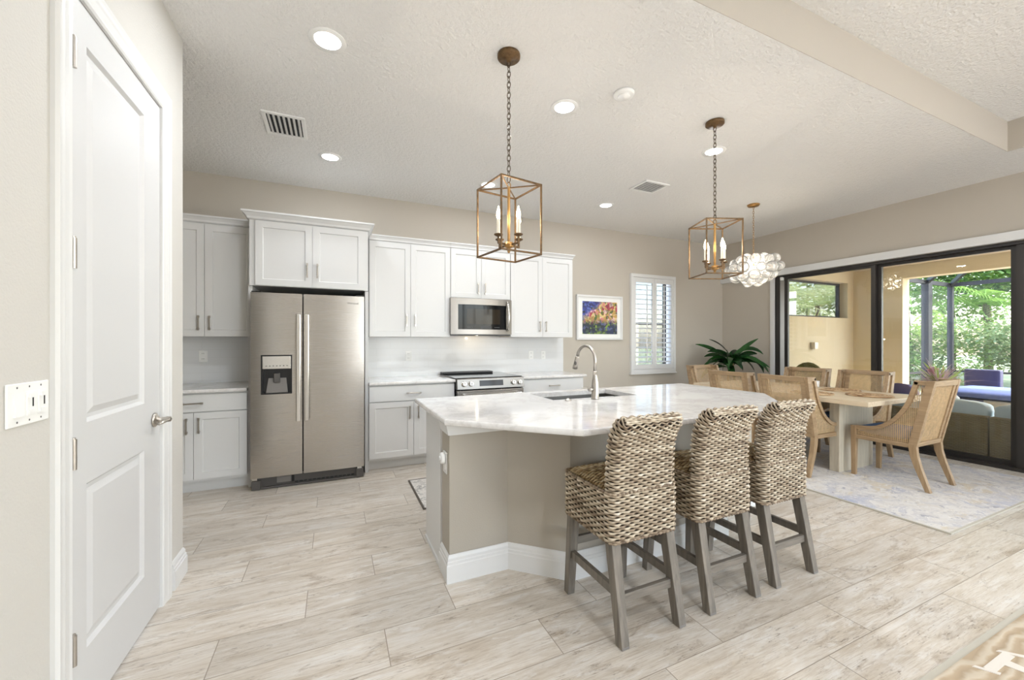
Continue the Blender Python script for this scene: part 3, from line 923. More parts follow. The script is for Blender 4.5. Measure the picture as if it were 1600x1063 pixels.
obj('glass', bowed(MX0 + .085, MX1 - .075, 1.470, 1.765, -.004, .03), M['black_glass'], md)
obj('window', bowed(MX0 + .19, MX1 - .16, 1.535, 1.715, -.002, .01), M['oven_window'], md)
obj('control_strip', bowed(MX0 + .36, MX0 + .50, 1.482, 1.512, -.002, .01, 4), M['black'], md)
for k in range(8):
    x = MX0 + .20 + k * .018 if k < 4 else MX0 + .54 + (k - 4) * .018
    obj('button', bowed(x, x + .010, 1.492, 1.500, -.002, .01, 1), M['slot'], md)
hb = MB()
hp = [(MX1 - .062, bow(.92) - .02 - .034 * sin(pi * k / 10), 1.462 + (1.80 - 1.462) * k / 10) for k in range(11)]
hb.tube(hp, .0125, 12, flat=.7)
for p in (hp[0], hp[-1]): hb.box(p[0] - .012, p[0] + .012, p[1] - .005, p[1] + .03, p[2] - .014, p[2] + .014)
obj('handle', hb, M['steel_light'], md, smooth=True)
obj('vent_hood', MB().box(MX0 + .01, MX1 - .01, MY + .02, YW - .02, 1.398, 1.406), M['black'], t)
lamp('hood_lamp', 'POINT', (0, .02, -.03), (0, 0, 0), .5, (1, .78, .5), .008, parent=t)

# ---- range
t = thing('range', 'slide in stainless steel range with black glass cooktop and four knobs', 'range', (1.62, 4.6, 0))
RX0, RX1 = 1.224, 2.018
obj('body', MB().box(RX0, RX1, 4.262, YW - .015, .03, .905), M['black'], t)
obj('cooktop', MB().box(RX0 - .008, RX1 + .006, 4.235, YW - .015, .905, .922), M['black_glass'], t, bev=.003)
obj('backguard', MB().box(RX0 - .008, RX1 - .14, 4.80, YW - .02, .922, .945), M['black'], t, bev=.008)
cp = MB().loft([[(x, 4.185, .912), (x, 4.168, .800), (x, 4.255, .800), (x, 4.255, .918)] for x in (RX0 - .006, RX1 + .004)])
cpo = obj('control_panel', cp, M['steel_range'], t, bev=.003)
for x in (RX0 + .072, RX0 + .150, RX1 - .135, RX1 - .055):
    k = MB(); k.lathe([(0, 0), (.030, 0), (.030, .006), (.026, .008), (.024, .030), (.020, .034), (0, .034)], 20, (x, 4.176, .858), (0, -1, .15))
    k.box(x - .004, x + .004, 4.136, 4.146, .838, .880)
    obj('knob', k, M['steel_light'], cpo)
obj('display', MB().loft([[(x, 4.1795, .892), (x, 4.170, .830), (x, 4.19, .830), (x, 4.19, .892)] for x in (RX0 + .25, RX1 - .26)]), M['oven_window'], cpo)
od = MB().box(RX0, RX1, 4.180, 4.258, .20, .785)
odo = obj('oven_door', od, M['steel'], t, bev=.004)
obj('window', MB().box(RX0 + .12, RX1 - .12, 4.177, 4.182, .34, .64), M['black_glass'], odo)
hb = MB(); hb.tube([(RX0 + .05, 4.125, .735), (RX1 - .05, 4.125, .735)], .013, 12)
for x in (RX0 + .075, RX1 - .075): hb.box(x - .012, x + .012, 4.125, 4.185, .724, .746)
obj('handle', hb, M['steel_light'], odo)
obj('drawer', MB().box(RX0, RX1, 4.185, 4.258, .04, .19), M['steel'], t, bev=.004)

# ================================================================== ISLAND
OUT = [(.572, 2.71), (.572, 2.132), (.925, 2.132), (1.195, 1.880), (2.45, 1.880), (2.72, 2.132), (3.085, 2.132), (3.085, 2.71)]
ti = thing('kitchen_island', 'taupe kitchen island with angled corners and white baseboard', 'kitchen island', (1.83, 2.4, 0))
w_ = MB().prism([(.58, 2.30), (.58, 2.14), (.928, 2.14), (1.20, 1.888), (2.447, 1.888), (2.717, 2.14), (3.077, 2.14), (3.077, 2.30)], 0, .878)
obj('wall_panel', w_, M['island_wall'], ti)
e_ = MB().box(.578, 3.079, 2.301, 2.69, .105, .878).box(.60, 3.06, 2.301, 2.62, 0, .105)
iso = obj('cabinet_box', e_, M['cabinet'], ti)
cut(iso, (1.38, 2.16, 2.36, 2.84, .66, .9))
obj('end_panel', MB().box(.570, .580, 2.302, 2.70, .012, .878), M['cabinet'], ti)
obj('end_panel', MB().box(3.077, 3.087, 2.302, 2.70, .012, .878), M['cabinet'], ti)
for k in range(5):
    x0 = .585 + k * .4985
    mb = MB(); zt = .866
    # doors on the kitchen side (facing +Y)
    mb2 = MB(); shaker(mb2, -(x0 + .495), -x0, .13, zt, -2.712)
    mb2.v = [(-p[0], -p[1], p[2]) for p in mb2.v]
    o = obj('door', mb2, M['cabinet'], ti)
    h_ = MB(); h_.tube([(x0 + .45, 2.74, .62), (x0 + .45, 2.74, .755)], .006, 10)
    for z in (.635, .74): h_.tube([(x0 + .45, 2.74, z), (x0 + .45, 2.71, z)], .005, 8)
    obj('handle', h_, M['nickel'], o)
bb = MB(); pth = [(3.079, 2.30), (3.079, 2.138), (2.716, 2.138), (2.446, 1.886), (1.201, 1.886), (.930, 2.138), (.578, 2.138), (.578, 2.30)]
molding(bb, [(x, y) for x, y in pth][::-1], BP)
obj('baseboard', bb, M['trim'], ti)
obj('end_shoe', MB().box(.562, .570, 2.302, 2.70, 0, .022), M['trim'], ti)
CR = [(0, .808), (.006, .808), (.010, .820), (.022, .866), (.026, .880), (0, .880)]
cr_ = MB(); molding(cr_, pth[::-1], CR)
obj('crown_moulding', cr_, M['trim'], ti)
ITOP = [(.530, 2.905), (.530, 2.058), (1.060, 1.552), (2.60, 1.552), (3.128, 2.058), (3.128, 2.905)]
it = obj('island_worktop', ctop(MB(), ITOP, .880, .914, .013), M['quartz'])
cut(it, (1.405, 2.135, 2.405, 2.80, .8, 1.0))
tag(it, 'large white quartz island worktop with angled corners and an undermount sink opening', 'worktop')
sk = MB()
x0, x1, y0, y1, zt, zb = 1.398, 2.142, 2.398, 2.807, .879, .690
sk.box(x0 - .02, x1 + .02, y0 - .02, y0, zb - .004, zt).box(x0 - .02, x1 + .02, y1, y1 + .02, zb - .004, zt).box(x0 - .02, x0, y0, y1, zb - .004, zt).box(x1, x1 + .02, y0, y1, zb - .004, zt)
sk.box(x0, x1, y0, y1, zb - .004, zb)
t = thing('kitchen_sink', 'rectangular stainless steel undermount sink in the island worktop', 'sink', (1.77, 2.6, .69))
obj('basin', sk, M['sink_steel'], t, bev=.004)
obj('drain', MB().lathe([(0, 0), (.045, 0), (.045, .004), (.03, .004), (.026, .002), (0, .002)], 20, (1.77, 2.65, .691)), M['nickel'], t)
# faucet
FX, FY, FZ = 1.703, 2.352, .914
t = thing('kitchen_faucet', 'brushed nickel high arc pull down faucet on the island beside the sink', 'faucet', (FX, FY, FZ))
obj('base', MB().lathe([(0, 0), (.029, 0), (.029, .006), (.026, .010), (.0255, .085), (.024, .12), (.017, .16), (.0135, .20), (0, .20)], 24, (FX, FY, FZ)), M['nickel'], t, smooth=True)
R_ = .098
arc = [(FX, FY, FZ + .19), (FX, FY, FZ + .27)] + [(FX - .01 * (1 - cos(pi * k / 12)) , FY + R_ * (1 - cos(pi * k / 12 * .93)), FZ + .282 + R_ * sin(pi * k / 12 * .93)) for k in range(1, 13)]
obj('spout', MB().tube(arc, .0118, 14), M['nickel'], t, smooth=True)
e0 = Vector(arc[-1]); dd = (e0 - Vector(arc[-2])).normalized()
hd = obj('spray_head', MB().tube([e0, e0 + dd * .012, e0 + dd * .03, e0 + dd * .085, e0 + dd * .105], [.0125, .0155, .0155, .0185, .0185], 16), M['nickel'], t, smooth=True)
obj('spray_button', MB().ball(e0 + dd * .06 + Vector((-.012, -.012, 0)), .009, 10, 6, (1, 1, 1.7)), M['dark_grey'], hd)
hl = MB(); hl.lathe([(0, 0), (.017, 0), (.017, .028), (.010, .034), (0, .034)], 18, (FX - .022, FY, FZ + .072), (-1, 0, 0))
hl.tube([(FX - .045, FY, FZ + .074), (FX - .075, FY - .004, FZ + .084), (FX - .115, FY - .006, FZ + .086)], [.009, .0075, .006], 12, flat=.6)
obj('handle', hl, M['nickel'], t, smooth=True)
# air switch button beside the sink
a_ = MB(); a_.lathe([(0, 0), (.022, 0), (.022, .006), (.014, .010), (.012, .014), (0, .014)], 18, (1.49, 2.372, .914))
tag(obj('air_switch', a_, M['nickel'], smooth=True), 'small round nickel button on the island worktop left of the faucet', 'button')
# outlet with a plugged-in device on the island end
t = thing('island_outlet', 'white outlet on the narrow left end of the island', 'outlet', (.58, 2.215, .64))
obj('plate', MB().box(.572, .580, 2.178, 2.252, .58, .70), M['white_plastic'], t, bev=.003)
obj('socket', MB().box(.570, .572, 2.198, 2.232, .602, .632), M['white_plastic'], t)
t = thing('plug_in_device', 'round white device plugged into the outlet on the left end of the island', 'plug', (.565, 2.215, .665))
obj('body', MB().lathe([(0, 0), (.033, 0), (.034, .008), (.030, .020), (.012, .024), (0, .024)], 24, (.569, 2.215, .665), (-1, 0, 0)), M['white_plastic'], t, smooth=True)
obj('dial', MB().lathe([(0, 0), (.014, 0), (.013, .006), (0, .006)], 16, (.546, 2.215, .665), (-1, 0, 0)), M['trim'], t)

# ================================================================== BAR STOOLS
class Weave(MB):
    def __init__(s): super().__init__(); s.tone = []
    def strand(s, pts, nrm, up, rr, rv, amp, pitch, phase, rnd, closed, lo=.38, hi=.92, m=6, taper=True):
        """one flat strand weaving in and out of hidden stakes; pts evenly spaced, `pitch` samples per stake"""
        n = len(pts); k0 = len(s.v)
        seg = [rnd.uniform(lo, hi) for _ in range(n // pitch + 3)]
        base = rnd.uniform(-.12, .12)
        for i, (p, q, u) in enumerate(zip(pts, nrm, up)):
            a = pi * i / pitch + phase * pi
            wv = cos(a)
            c_ = p + q * (amp * wv)
            th = .78 + .30 * (.5 + .5 * wv)
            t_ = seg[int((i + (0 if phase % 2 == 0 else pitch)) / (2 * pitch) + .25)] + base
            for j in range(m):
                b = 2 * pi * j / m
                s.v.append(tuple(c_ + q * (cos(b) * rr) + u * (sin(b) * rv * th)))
                s.tone.append(max(0, min(1, t_ - .20 * (1 - wv) * .5)))  # darker where the strand dips inward: shade put into its tone
        for i in range(n if closed else n - 1):
            i2 = (i + 1) % n
            for j in range(m):
                j2 = (j + 1) % m
                s.f.append((k0 + i * m + j, k0 + i2 * m + j, k0 + i2 * m + j2, k0 + i * m + j2))

def rrect(hx, hy, r, n):
    """n evenly spaced points and outward normals round a rounded rectangle"""
    L = [2 * (hy - r), pi * r / 2, 2 * (hx - r), pi * r / 2] * 2
    tot = sum(L); out = []
    def at(d):
        x0 = [(hx, -(hy - r), 0, 1), None, (hx - r, hy, -1, 0), None, (-hx, hy - r, 0, -1), None, (-(hx - r), -hy, 1, 0), None]
        cc = [None, (hx - r, hy - r, 0), None, (-(hx - r), hy - r, pi / 2), None, (-(hx - r), -(hy - r), pi), None, (hx - r, -(hy - r), 3 * pi / 2)]
        LL = [2 * (hy - r), pi * r / 2, 2 * (hx - r), pi * r / 2, 2 * (hy - r), pi * r / 2, 2 * (hx - r), pi * r / 2]
        for i, l in enumerate(LL):
            if d <= l or i == 7:
                if x0[i]:
                    x, y, dx, dy = x0[i]
                    return Vector((x + dx * d, y + dy * d, 0)), Vector((dy, -dx, 0))
                cx_, cy_, a0 = cc[i]; a = a0 + d / r
                return Vector((cx_ + r * cos(a), cy_ + r * sin(a), 0)), Vector((cos(a), sin(a), 0))
            d -= l
    for i in range(n): out.append(at(tot * i / n))
    return out, tot

def lerp_path(P, d):
    """point and tangent at arc length d along a (y, z) polyline"""
    for a, b in zip(P, P[1:]):
        l = sqrt((b[0] - a[0]) ** 2 + (b[1] - a[1]) ** 2)
        if d <= l: 
            k = d / l
            return a[0] + (b[0] - a[0]) * k, a[1] + (b[1] - a[1]) * k, (b[0] - a[0]) / l, (b[1] - a[1]) / l
        d -= l
    return b[0], b[1], (b[0] - a[0]) / l, (b[1] - a[1]) / l
def smooth_path(P, it=3):
    for _ in range(it):
        Q = [P[0]]
        for a, b in zip(P, P[1:]):
            Q += [(a[0] * .75 + b[0] * .25, a[1] * .75 + b[1] * .25), (a[0] * .25 + b[0] * .75, a[1] * .25 + b[1] * .75)]
        P = Q + [P[-1]]
    return P
def plen(P): return sum(sqrt((b[0] - a[0]) ** 2 + (b[1] - a[1]) ** 2) for a, b in zip(P, P[1:]))

def make_stool(label):
    t = thing('bar_stool', label, 'bar stool', (0, 0, 0), 'woven bar stools along the island')
    rnd = random.Random(5)
    Z0, Z1 = .430, .642
    UP = Vector((0, 0, 1)); pt = 5
    # seat box
    core = MB(); core.prism([(p.x, p.y) for p, q in rrect(.190, .192, .03, 32)[0]], Z0 + .004, Z1 + .002)
    w = Weave()
    stakes = 56; ring_, _ = rrect(.196, .198, .035, stakes * pt)
    rows = 17; dz = (Z1 - Z0) / rows
    for r in range(rows):
        z = Z0 + dz * (r + .5)
        w.strand([p + UP * z for p, q in ring_], [q for p, q in ring_], [UP] * len(ring_), .0042, dz * .46, .0044, pt, r, rnd, True)
    for z, rad in ((Z0 - .002, .0062), (Z1 + .004, .0066)):          # twisted border cords
        w.strand([p + UP * z for p, q in ring_], [q for p, q in ring_], [UP] * len(ring_), rad, rad, .0016, 2, 0, rnd, True, .1, .5)
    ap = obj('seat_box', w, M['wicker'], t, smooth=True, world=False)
    obj('gap_shade_core', core, M['wicker_core'], ap, world=False)
    # seat pad
    w = Weave(); n = 70
    rows = 34
    core = MB(); pts_s = []
    def dome(x, y): return Z1 + .004 + .020 * max(0, 1 - (abs(x) / .19) ** 4) * max(0, 1 - (abs(y - .02) / .185) ** 4)
    for r in range(rows):
        y = -.150 + .335 * (r + .5) / rows
        hx = .186
        P = [Vector((-hx + 2 * hx * i / (n - 1), y, dome(-hx + 2 * hx * i / (n - 1), y))) for i in range(n)]
        w.strand(P, [UP] * n, [Vector((0, 1, 0))] * n, .0042, .0055, .0030, 4, r // 1, rnd, False, .05, .9)
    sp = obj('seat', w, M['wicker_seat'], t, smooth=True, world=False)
    g2 = [[(-.19 + .38 * i / 12, -.19 + .38 * j / 12, dome(-.19 + .38 * i / 12, -.19 + .38 * j / 12) - .004) for i in range(13)] for j in range(13)]
    obj('gap_shade_core', MB().sheet(g2), M['wicker_core'], sp, world=False)
    # back
    w = Weave()
    P = smooth_path([(-.160, Z1 + .006), (-.162, .74), (-.168, .84), (-.188, .915), (-.226, .962), (-.246, .975)])
    Ltot = plen(P); rows = 28; dr = Ltot / rows
    core = MB(); rings = []
    stakes = 32
    for r in range(rows):
        d = dr * (r + .5)
        y, z, ty, tz = lerp_path(P, d)
        k = max(0, (d - (Ltot - .045)) / .045)
        hy = .036 * sqrt(max(.05, 1 - k * k * .9)); hx = .184 - .006 * d / Ltot - .012 * k * k
        rr_, _ = rrect(hx, hy, min(.028, hy * .9), stakes * pt)
        T = Vector((0, ty, tz)); N = Vector((0, tz, -ty))      # N: local depth direction
        w.strand([Vector((p.x, y, z)) + N * p.y for p, q in rr_], [(Vector((q.x, 0, 0)) + N * q.y).normalized() for p, q in rr_], [T] * len(rr_), .0042, dr * .46, .0044, pt, r, rnd, True)
        rc, _ = rrect(hx - .005, max(.004, hy - .005), min(.02, max(.002, hy - .006)), 24)
        rings.append([Vector((p.x, y, z)) + N * p.y for p, q in rc])
    # the rolled top edge: strands lying along x
    y, z, ty, tz = lerp_path(P, Ltot)
    for r in range(4):
        a = pi * (r + .5) / 4
        n = 66; c0 = Vector((0, y, z)) + Vector((0, tz, -ty)) * (cos(a) * .013) + Vector((0, ty, tz)) * (.001 + .008 * sin(a))
        nn = (Vector((0, tz, -ty)) * cos(a) + Vector((0, ty, tz)) * sin(a)); uu = Vector((0, tz, -ty)) * -sin(a) + Vector((0, ty, tz)) * cos(a)
        w.strand([c0 + Vector((-.164 + .328 * i / (n - 1), 0, 0)) for i in range(n)], [nn] * n, [uu] * n, .0042, .0056, .0028, pt, r, rnd, False)
    rr_, _ = rrect(.189, .040, .03, stakes * pt)
    w.strand([Vector((p.x, p.y - .158, Z1 + .004)) for p, q in rr_], [q for p, q in rr_], [UP] * len(rr_), .006, .006, .0016, 2, 0, rnd, True, .05, .4)
    core.loft(rings)
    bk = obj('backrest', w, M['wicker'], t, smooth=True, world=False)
    obj('gap_shade_core', core, M['wicker_core'], bk, world=False)
    # legs and rails
    for sx in (-1, 1):
        l = MB(); l.bar((sx * .160, .158, Z0 + .002), (sx * .172, .182, 0), .050, .046, (0, 1, 0), .042, .040)
        obj('leg', l, M['stool_wood'], t, bev=.003, world=False)
        l = MB(); l.bar((sx * .160, -.160, Z0 + .002), (sx * .166, -.238, 0), .050, .050, (0, 1, 0), .042, .044)
        o = obj('leg', l, M['stool_wood'], t, bev=.003, world=False)
        obj('foot_glide', MB().box(sx * .166 - .020, sx * .166 + .020, -.259, -.217, 0, .012), M['mid_grey'], o, bev=.002, world=False)
        s_ = MB(); s_.bar((sx * .168, .172, .215), (sx * .168, -.196, .215), .022, .040)
        obj('stretcher', s_, M['stool_wood'], t, bev=.002, world=False)
    obj('stretcher', MB().bar((-.165, -.200, .185), (.165, -.200, .185), .022, .040), M['stool_wood_x'], t, bev=.002, world=False)
    obj('stretcher', MB().bar((-.165, .170, .275), (.165, .170, .275), .022, .040), M['stool_wood_x'], t, bev=.002, world=False)
    return t
st1 = make_stool('woven bar stool nearest the pantry, the leftmost of the three')
st1.location = (1.308, 1.615, 0)
dup(st1, (1.840, 1.615, 0), 0, 'woven bar stool in the middle of the three along the island', 'woven bar stools along the island')
dup(st1, (2.345, 1.620, 0), 0, 'woven bar stool nearest the dining table, the rightmost of the three', 'woven bar stools along the island')

# ================================================================== DINING
struct_rug = thing('area_rug', 'large distressed blue and cream area rug under the dining table', 'rug', (4.95, 3.0, 0))
obj('pile', MB().box(3.87, 6.08, 1.27, 4.68, .001, .010), M['rug'], struct_rug)
rb = MB()
for a in ((3.855, 3.87, 1.255, 4.695), (6.08, 6.095, 1.255, 4.695), (3.87, 6.08, 1.255, 1.27), (3.87, 6.08, 4.68, 4.695)): rb.box(*a, .001, .011)
obj('binding', rb, M['rug_edge'], struct_rug)
RZ = .010

t = thing('dining_table', 'bleached oak dining table on two slab pedestals', 'dining table', (4.975, 2.95, RZ))
obj('tabletop', MB().box(4.45, 5.50, 1.985, 3.915, .722, .768), M['table_wood'], t, bev=.004)
for y in (2.30, 3.51): obj('pedestal', MB().box(4.63, 5.25, y, y + .09, RZ, .722), M['pedestal'], t, bev=.004)
obj('beam', MB().box(4.90, 5.05, 2.39, 3.51, .60, .70), M['pedestal'], t, bev=.003)

ARM = [(-.19, .965), (-.166, .87), (-.143, .79), (-.115, .725), (-.085, .672), (-.045, .612), (0, .568), (.05, .532), (.095, .510), (.16, .495), (.285, .486)]
def arm_z(y):
    for a, b in zip(ARM, ARM[1:]):
        if a[0] <= y <= b[0]: return a[1] + (b[1] - a[1]) * (y - a[0]) / (b[0] - a[0])
    return ARM[0][1] if y < ARM[0][0] else ARM[-1][1]
def arm_y(z):
    for a, b in zip(ARM, ARM[1:]):
        if b[1] <= z <= a[1]: return a[0] + (b[0] - a[0]) * (z - a[1]) / (b[1] - a[1])
    return ARM[0][0] if z > ARM[0][1] else ARM[-1][0]
def post_y(z): return -.150 - .2033 * (z - .37)          # front edge of the raked back post
def cane_strip(mb, p, q, w, nrm):
    p = Vector(p); q = Vector(q); n = Vector(nrm).normalized(); s_ = (q - p).normalized().cross(n) * (w / 2); k = n * .0012
    mb.loft([[p + s_ + k, p - s_ + k, p - s_ - k, p + s_ - k], [q + s_ + k, q - s_ + k, q - s_ - k, q + s_ - k]])

def make_chair(label, seat_m):
    t = thing('dining_chair', label, 'dining chair', (0, 0, RZ), 'cane dining chairs around the table')
    # seat frame
    f = MB()
    f.box(-.215, .215, .225, .270, .370, .425).box(-.215, .215, -.185, -.145, .370, .425)
    f.box(-.215, .215, -.145, .225, .385, .405)
    obj('seat_frame', f, M['oak_x'], t, bev=.003, world=False)
    obj('seat_cushion', MB().pillow(-.208, .208, -.165, .262, .405, .505, 10, 8, 7), seat_m, t, smooth=True, world=False)
    for sx in (-1, 1):
        xo, xi = sx * .250, sx * .214
        a_, b_ = min(xo, xi), max(xo, xi)
        f = MB()
        top = smooth_path(ARM, 2); rings = []
        for i, (y, z) in enumerate(top):
            p0 = top[max(0, i - 1)]; p1 = top[min(len(top) - 1, i + 1)]
            ty, tz = p1[0] - p0[0], p1[1] - p0[1]; l = sqrt(ty * ty + tz * tz)
            ny, nz = tz / l, -ty / l          # inward (down/back)
            w_ = .034
            rings.append([(a_, y, z), (b_, y, z), (b_, y + ny * w_, z + nz * w_), (a_, y + ny * w_, z + nz * w_)])
        f.loft(rings)
        f.loft([[(a_, y0, z0), (b_, y0, z0), (b_, y1, z0), (a_, y1, z0)] for y0, y1, z0 in ((-.205, -.145, .362), (-.328, -.272, .972))])      # post
        f.box(a_, b_, -.275, -.19, .932, .968)                           # wing top
        f.box(a_, b_, -.16, .270, .362, .402)                            # lower rail
        fr = obj('arm_frame', f, M['oak_y'], t, bev=.003, world=False)
        c_ = MB(); xm = sx * .232
        y = -.262
        while y < .262:
            zl = .400 if y > -.156 else (-.150 - y) / .2033 + .37
            zh = (arm_z(y) - .018) if y > -.19 else .94
            if zh - zl > .02: cane_strip(c_, (xm, y, zl), (xm, y, zh), .0044, (1, 0, 0))
            y += .0135
        z = .412
        while z < .94:
            y0 = post_y(z); y1 = min(.262, arm_y(z + .012) - .004)
            if y1 - y0 > .02: cane_strip(c_, (xm + .0012, y0, z), (xm + .0012, y1, z), .0044, (1, 0, 0))
            z += .0135
        obj('cane_panel', c_, M['cane'], fr, world=False)
        l = MB(); l.bar((sx * .230, .258, .484), (sx * .228, .262, 0), .046, .046, (0, 1, 0), .034, .036)
        obj('leg', l, M['oak'], t, bev=.003, world=False)
        l = MB(); lp = [(-.178, .40, .056), (-.188, .30, .054), (-.215, .20, .048), (-.248, .10, .040), (-.282, .0, .034)]
        l.loft([[(sx * .230 - .021, y - w_ / 2, z), (sx * .230 + .021, y - w_ / 2, z), (sx * .230 + .021, y + w_ / 2, z), (sx * .230 - .021, y + w_ / 2, z)] for y, z, w_ in lp])
        obj('leg', l, M['oak'], t, bev=.003, world=False)
    # back panel between the posts
    def bp(x, s, d=0):                      # s 0..1 up the raked back, d = towards the front
        return Vector((x, -.186 - .122 * s + d, .375 + .594 * s))
    f = MB()
    for s0, s1 in ((0, .07), (.92, 1)):
        f.loft([[bp(x, s0, -.018), bp(x, s0, .020), bp(x, s1, .020), bp(x, s1, -.018)] for x in (-.213, .213)])
    for x0, x1 in ((-.213, -.172), (.172, .213)):
        f.loft([[bp(x0, s, -.012), bp(x1, s, -.012), bp(x1, s, .014), bp(x0, s, .014)] for s in (.07, .92)])
    br = obj('back_frame', f, M['oak_x'], t, bev=.002, world=False)
    c_ = MB()
    N = Vector((0, .98, .2))
    k = -.168
    while k < .17:
        cane_strip(c_, bp(k, .065), bp(k, .925), .0044, N); k += .0135
    k = .075
    while k < .925:
        cane_strip(c_, bp(-.174, k, .0014), bp(.174, k, .0014), .0044, N); k += .0223
    obj('cane_panel', c_, M['cane'], br, world=False)
    return t
GC = 'cane dining chairs around the table'
ch = make_chair('cane oak dining chair at the near end of the table, back to the camera', M['blue_seat'])
ch.location = (4.945, 1.955, RZ)
c2 = dup(ch, (4.475, 2.575, RZ), -pi / 2, 'cane dining chair on the island side of the table, the one nearer the camera', GC)
dup(ch, (4.485, 3.20, RZ), -pi / 2, 'cane dining chair on the island side of the table, the one farther from the camera', GC)
dup(ch, (5.515, 2.60, RZ), pi / 2, 'cane dining chair with its back to the sliding door, nearer the camera', GC)
dup(ch, (5.45, 3.20, RZ), pi / 2, 'cane dining chair with its back to the sliding door, nearer the plant corner', GC)
dup(ch, (4.945, 3.94, RZ), pi, 'cane dining chair at the far end of the table, in front of the corner plant', GC)
for o in c2.children_recursive:
    if o.name.startswith('seat_cushion'):
        o.data = o.data.copy(); o.data.materials[0] = M['navy_seat']

def placemat(x, y, label):
    w = Weave(); rnd = random.Random(int(x * 100)); n = 520; P = []
    for i in range(n):
        a = i / n * 2 * pi * 9.5; r = .012 + .178 * i / n
        P.append(Vector((x + r * cos(a), y + r * sin(a), .7745)))
    w.strand(P, [Vector((0, 0, 1))] * n, [Vector((cos(i / n * 19 * pi), sin(i / n * 19 * pi), 0)) for i in range(n)], .0055, .0098, .0010, 3, 0, rnd, False, .1, .95)
    tag(obj('placemat', w, M['rope'], smooth=True), label, 'placemat', 'round woven placemats')
placemat(5.02, 2.225, 'round woven placemat at the near end of the dining table')
placemat(5.27, 2.61, 'round woven placemat on the sliding door side of the dining table')
placemat(4.68, 2.575, 'round woven placemat on the island side of the table, half hidden behind a chair')
cpm = MB().lathe([(0, 0), (.028, 0), (.033, .012), (.036, .075), (.033, .075), (.03, .014), (0, .012)], 20, (5.40, 2.93, .768))
tag(obj('cup', cpm, M['white_plastic'], smooth=True), 'small white cup on the dining table between the two chairs by the sliding door', 'cup')

# corner plant in a pot
t = thing('potted_plant', 'dark green strap leaved plant in the corner behind the dining chairs', 'plant', (5.72, 4.36, 0))
px_, py_ = 5.72, 4.36
obj('pot', MB().lathe([(0, 0), (.14, 0), (.19, .34), (.195, .36), (.175, .36), (.17, .32), (0, .32)], 28, (px_, py_, 0)), M['grey_panel'], t, smooth=True)
obj('soil', MB().lathe([(0, .318), (.168, .318), (.168, .325), (0, .33)], 24, (px_, py_, 0)), M['mulch'], t)
stm = MB(); stm.tube([(px_, py_, .32), (px_ - .01, py_ + .01, .6), (px_ + .01, py_, .92)], [.022, .018, .014], 10)
stm.tube([(px_ + .05, py_ - .04, .32), (px_ + .06, py_ - .05, .7), (px_ + .04, py_ - .05, 1.02)], [.016, .014, .011], 10)
obj('stem', stm, M['stem'], t, smooth=True)
def strap(mb, base, az, L, up, droop, w, n=9, fold=.25, tipw=.1, roll=0):
    """arching strap leaf"""
    p = Vector(base); el = up; rings = []
    hd_ = Vector((cos(az), sin(az), 0)); sd_ = Vector((-sin(az), cos(az), 0))
    for i in range(n + 1):
        a = i / n
        ww = w * (sin(pi * min(1, (a * .88 + .12))) ** .75 if a < .995 else tipw)
        d = hd_ * cos(el) + Vector((0, 0, sin(el)))
        nn = hd_ * -sin(el) + Vector((0, 0, cos(el)))
        if roll:
            q_ = Matrix.Rotation(roll * a ** .5, 3, d); nn = q_ @ nn; sw = q_ @ sd_
        else: sw = sd_
        rings.append([p - sw * ww / 2 + nn * (fold * ww / 2), p.copy(), p + sw * ww / 2 + nn * (fold * ww / 2)])
        p = p + d * (L / n); el -= droop / n
    mb.sheet(rings)
rnd = random.Random(3)
lf = MB()
for k in range(34):
    az = rnd.uniform(0, 2 * pi); b = (px_ + .01, py_, .88 + rnd.uniform(0, .12)) if k % 2 else (px_ + .04, py_ - .05, .96 + rnd.uniform(0, .1))
    strap(lf, b, az, rnd.uniform(.40, .64), rnd.uniform(.15, 1.15), rnd.uniform(.8, 2.2), rnd.uniform(.08, .115), roll=rnd.choice((-1, 1)) * rnd.uniform(.4, 1.3))
strap(lf, (px_ + .03, py_ - .04, 1.02), -.6, .52, .95, .45, .085, roll=.9)
lfo = obj('foliage', lf, M['leaf_house'], t, smooth=True)

# ================================================================== WALL AND CEILING FITTINGS
t = thing('framed_picture', 'framed colourful flower painting with a white mat on the back wall', 'picture', (3.657, YW, 1.68))
PX0, PX1, PZ0, PZ1 = 3.238, 4.076, 1.352, 2.018
f = MB()
for a in ((PX0, PX1, PZ0, PZ0 + .03), (PX0, PX1, PZ1 - .03, PZ1), (PX0, PX0 + .03, PZ0 + .03, PZ1 - .03), (PX1 - .03, PX1, PZ0 + .03, PZ1 - .03)):
    f.box(a[0], a[1], YW - .038, YW - .002, a[2], a[3])
obj('frame', f, M['trim'], t, bev=.003)
obj('mat_board', MB().box(PX0 + .03, PX1 - .03, YW - .018, YW - .004, PZ0 + .03, PZ1 - .03), M['white_plastic'], t)
obj('canvas', MB().box(3.345, 3.978, YW - .022, YW - .018, 1.438, 1.925), M['canvas'], t)

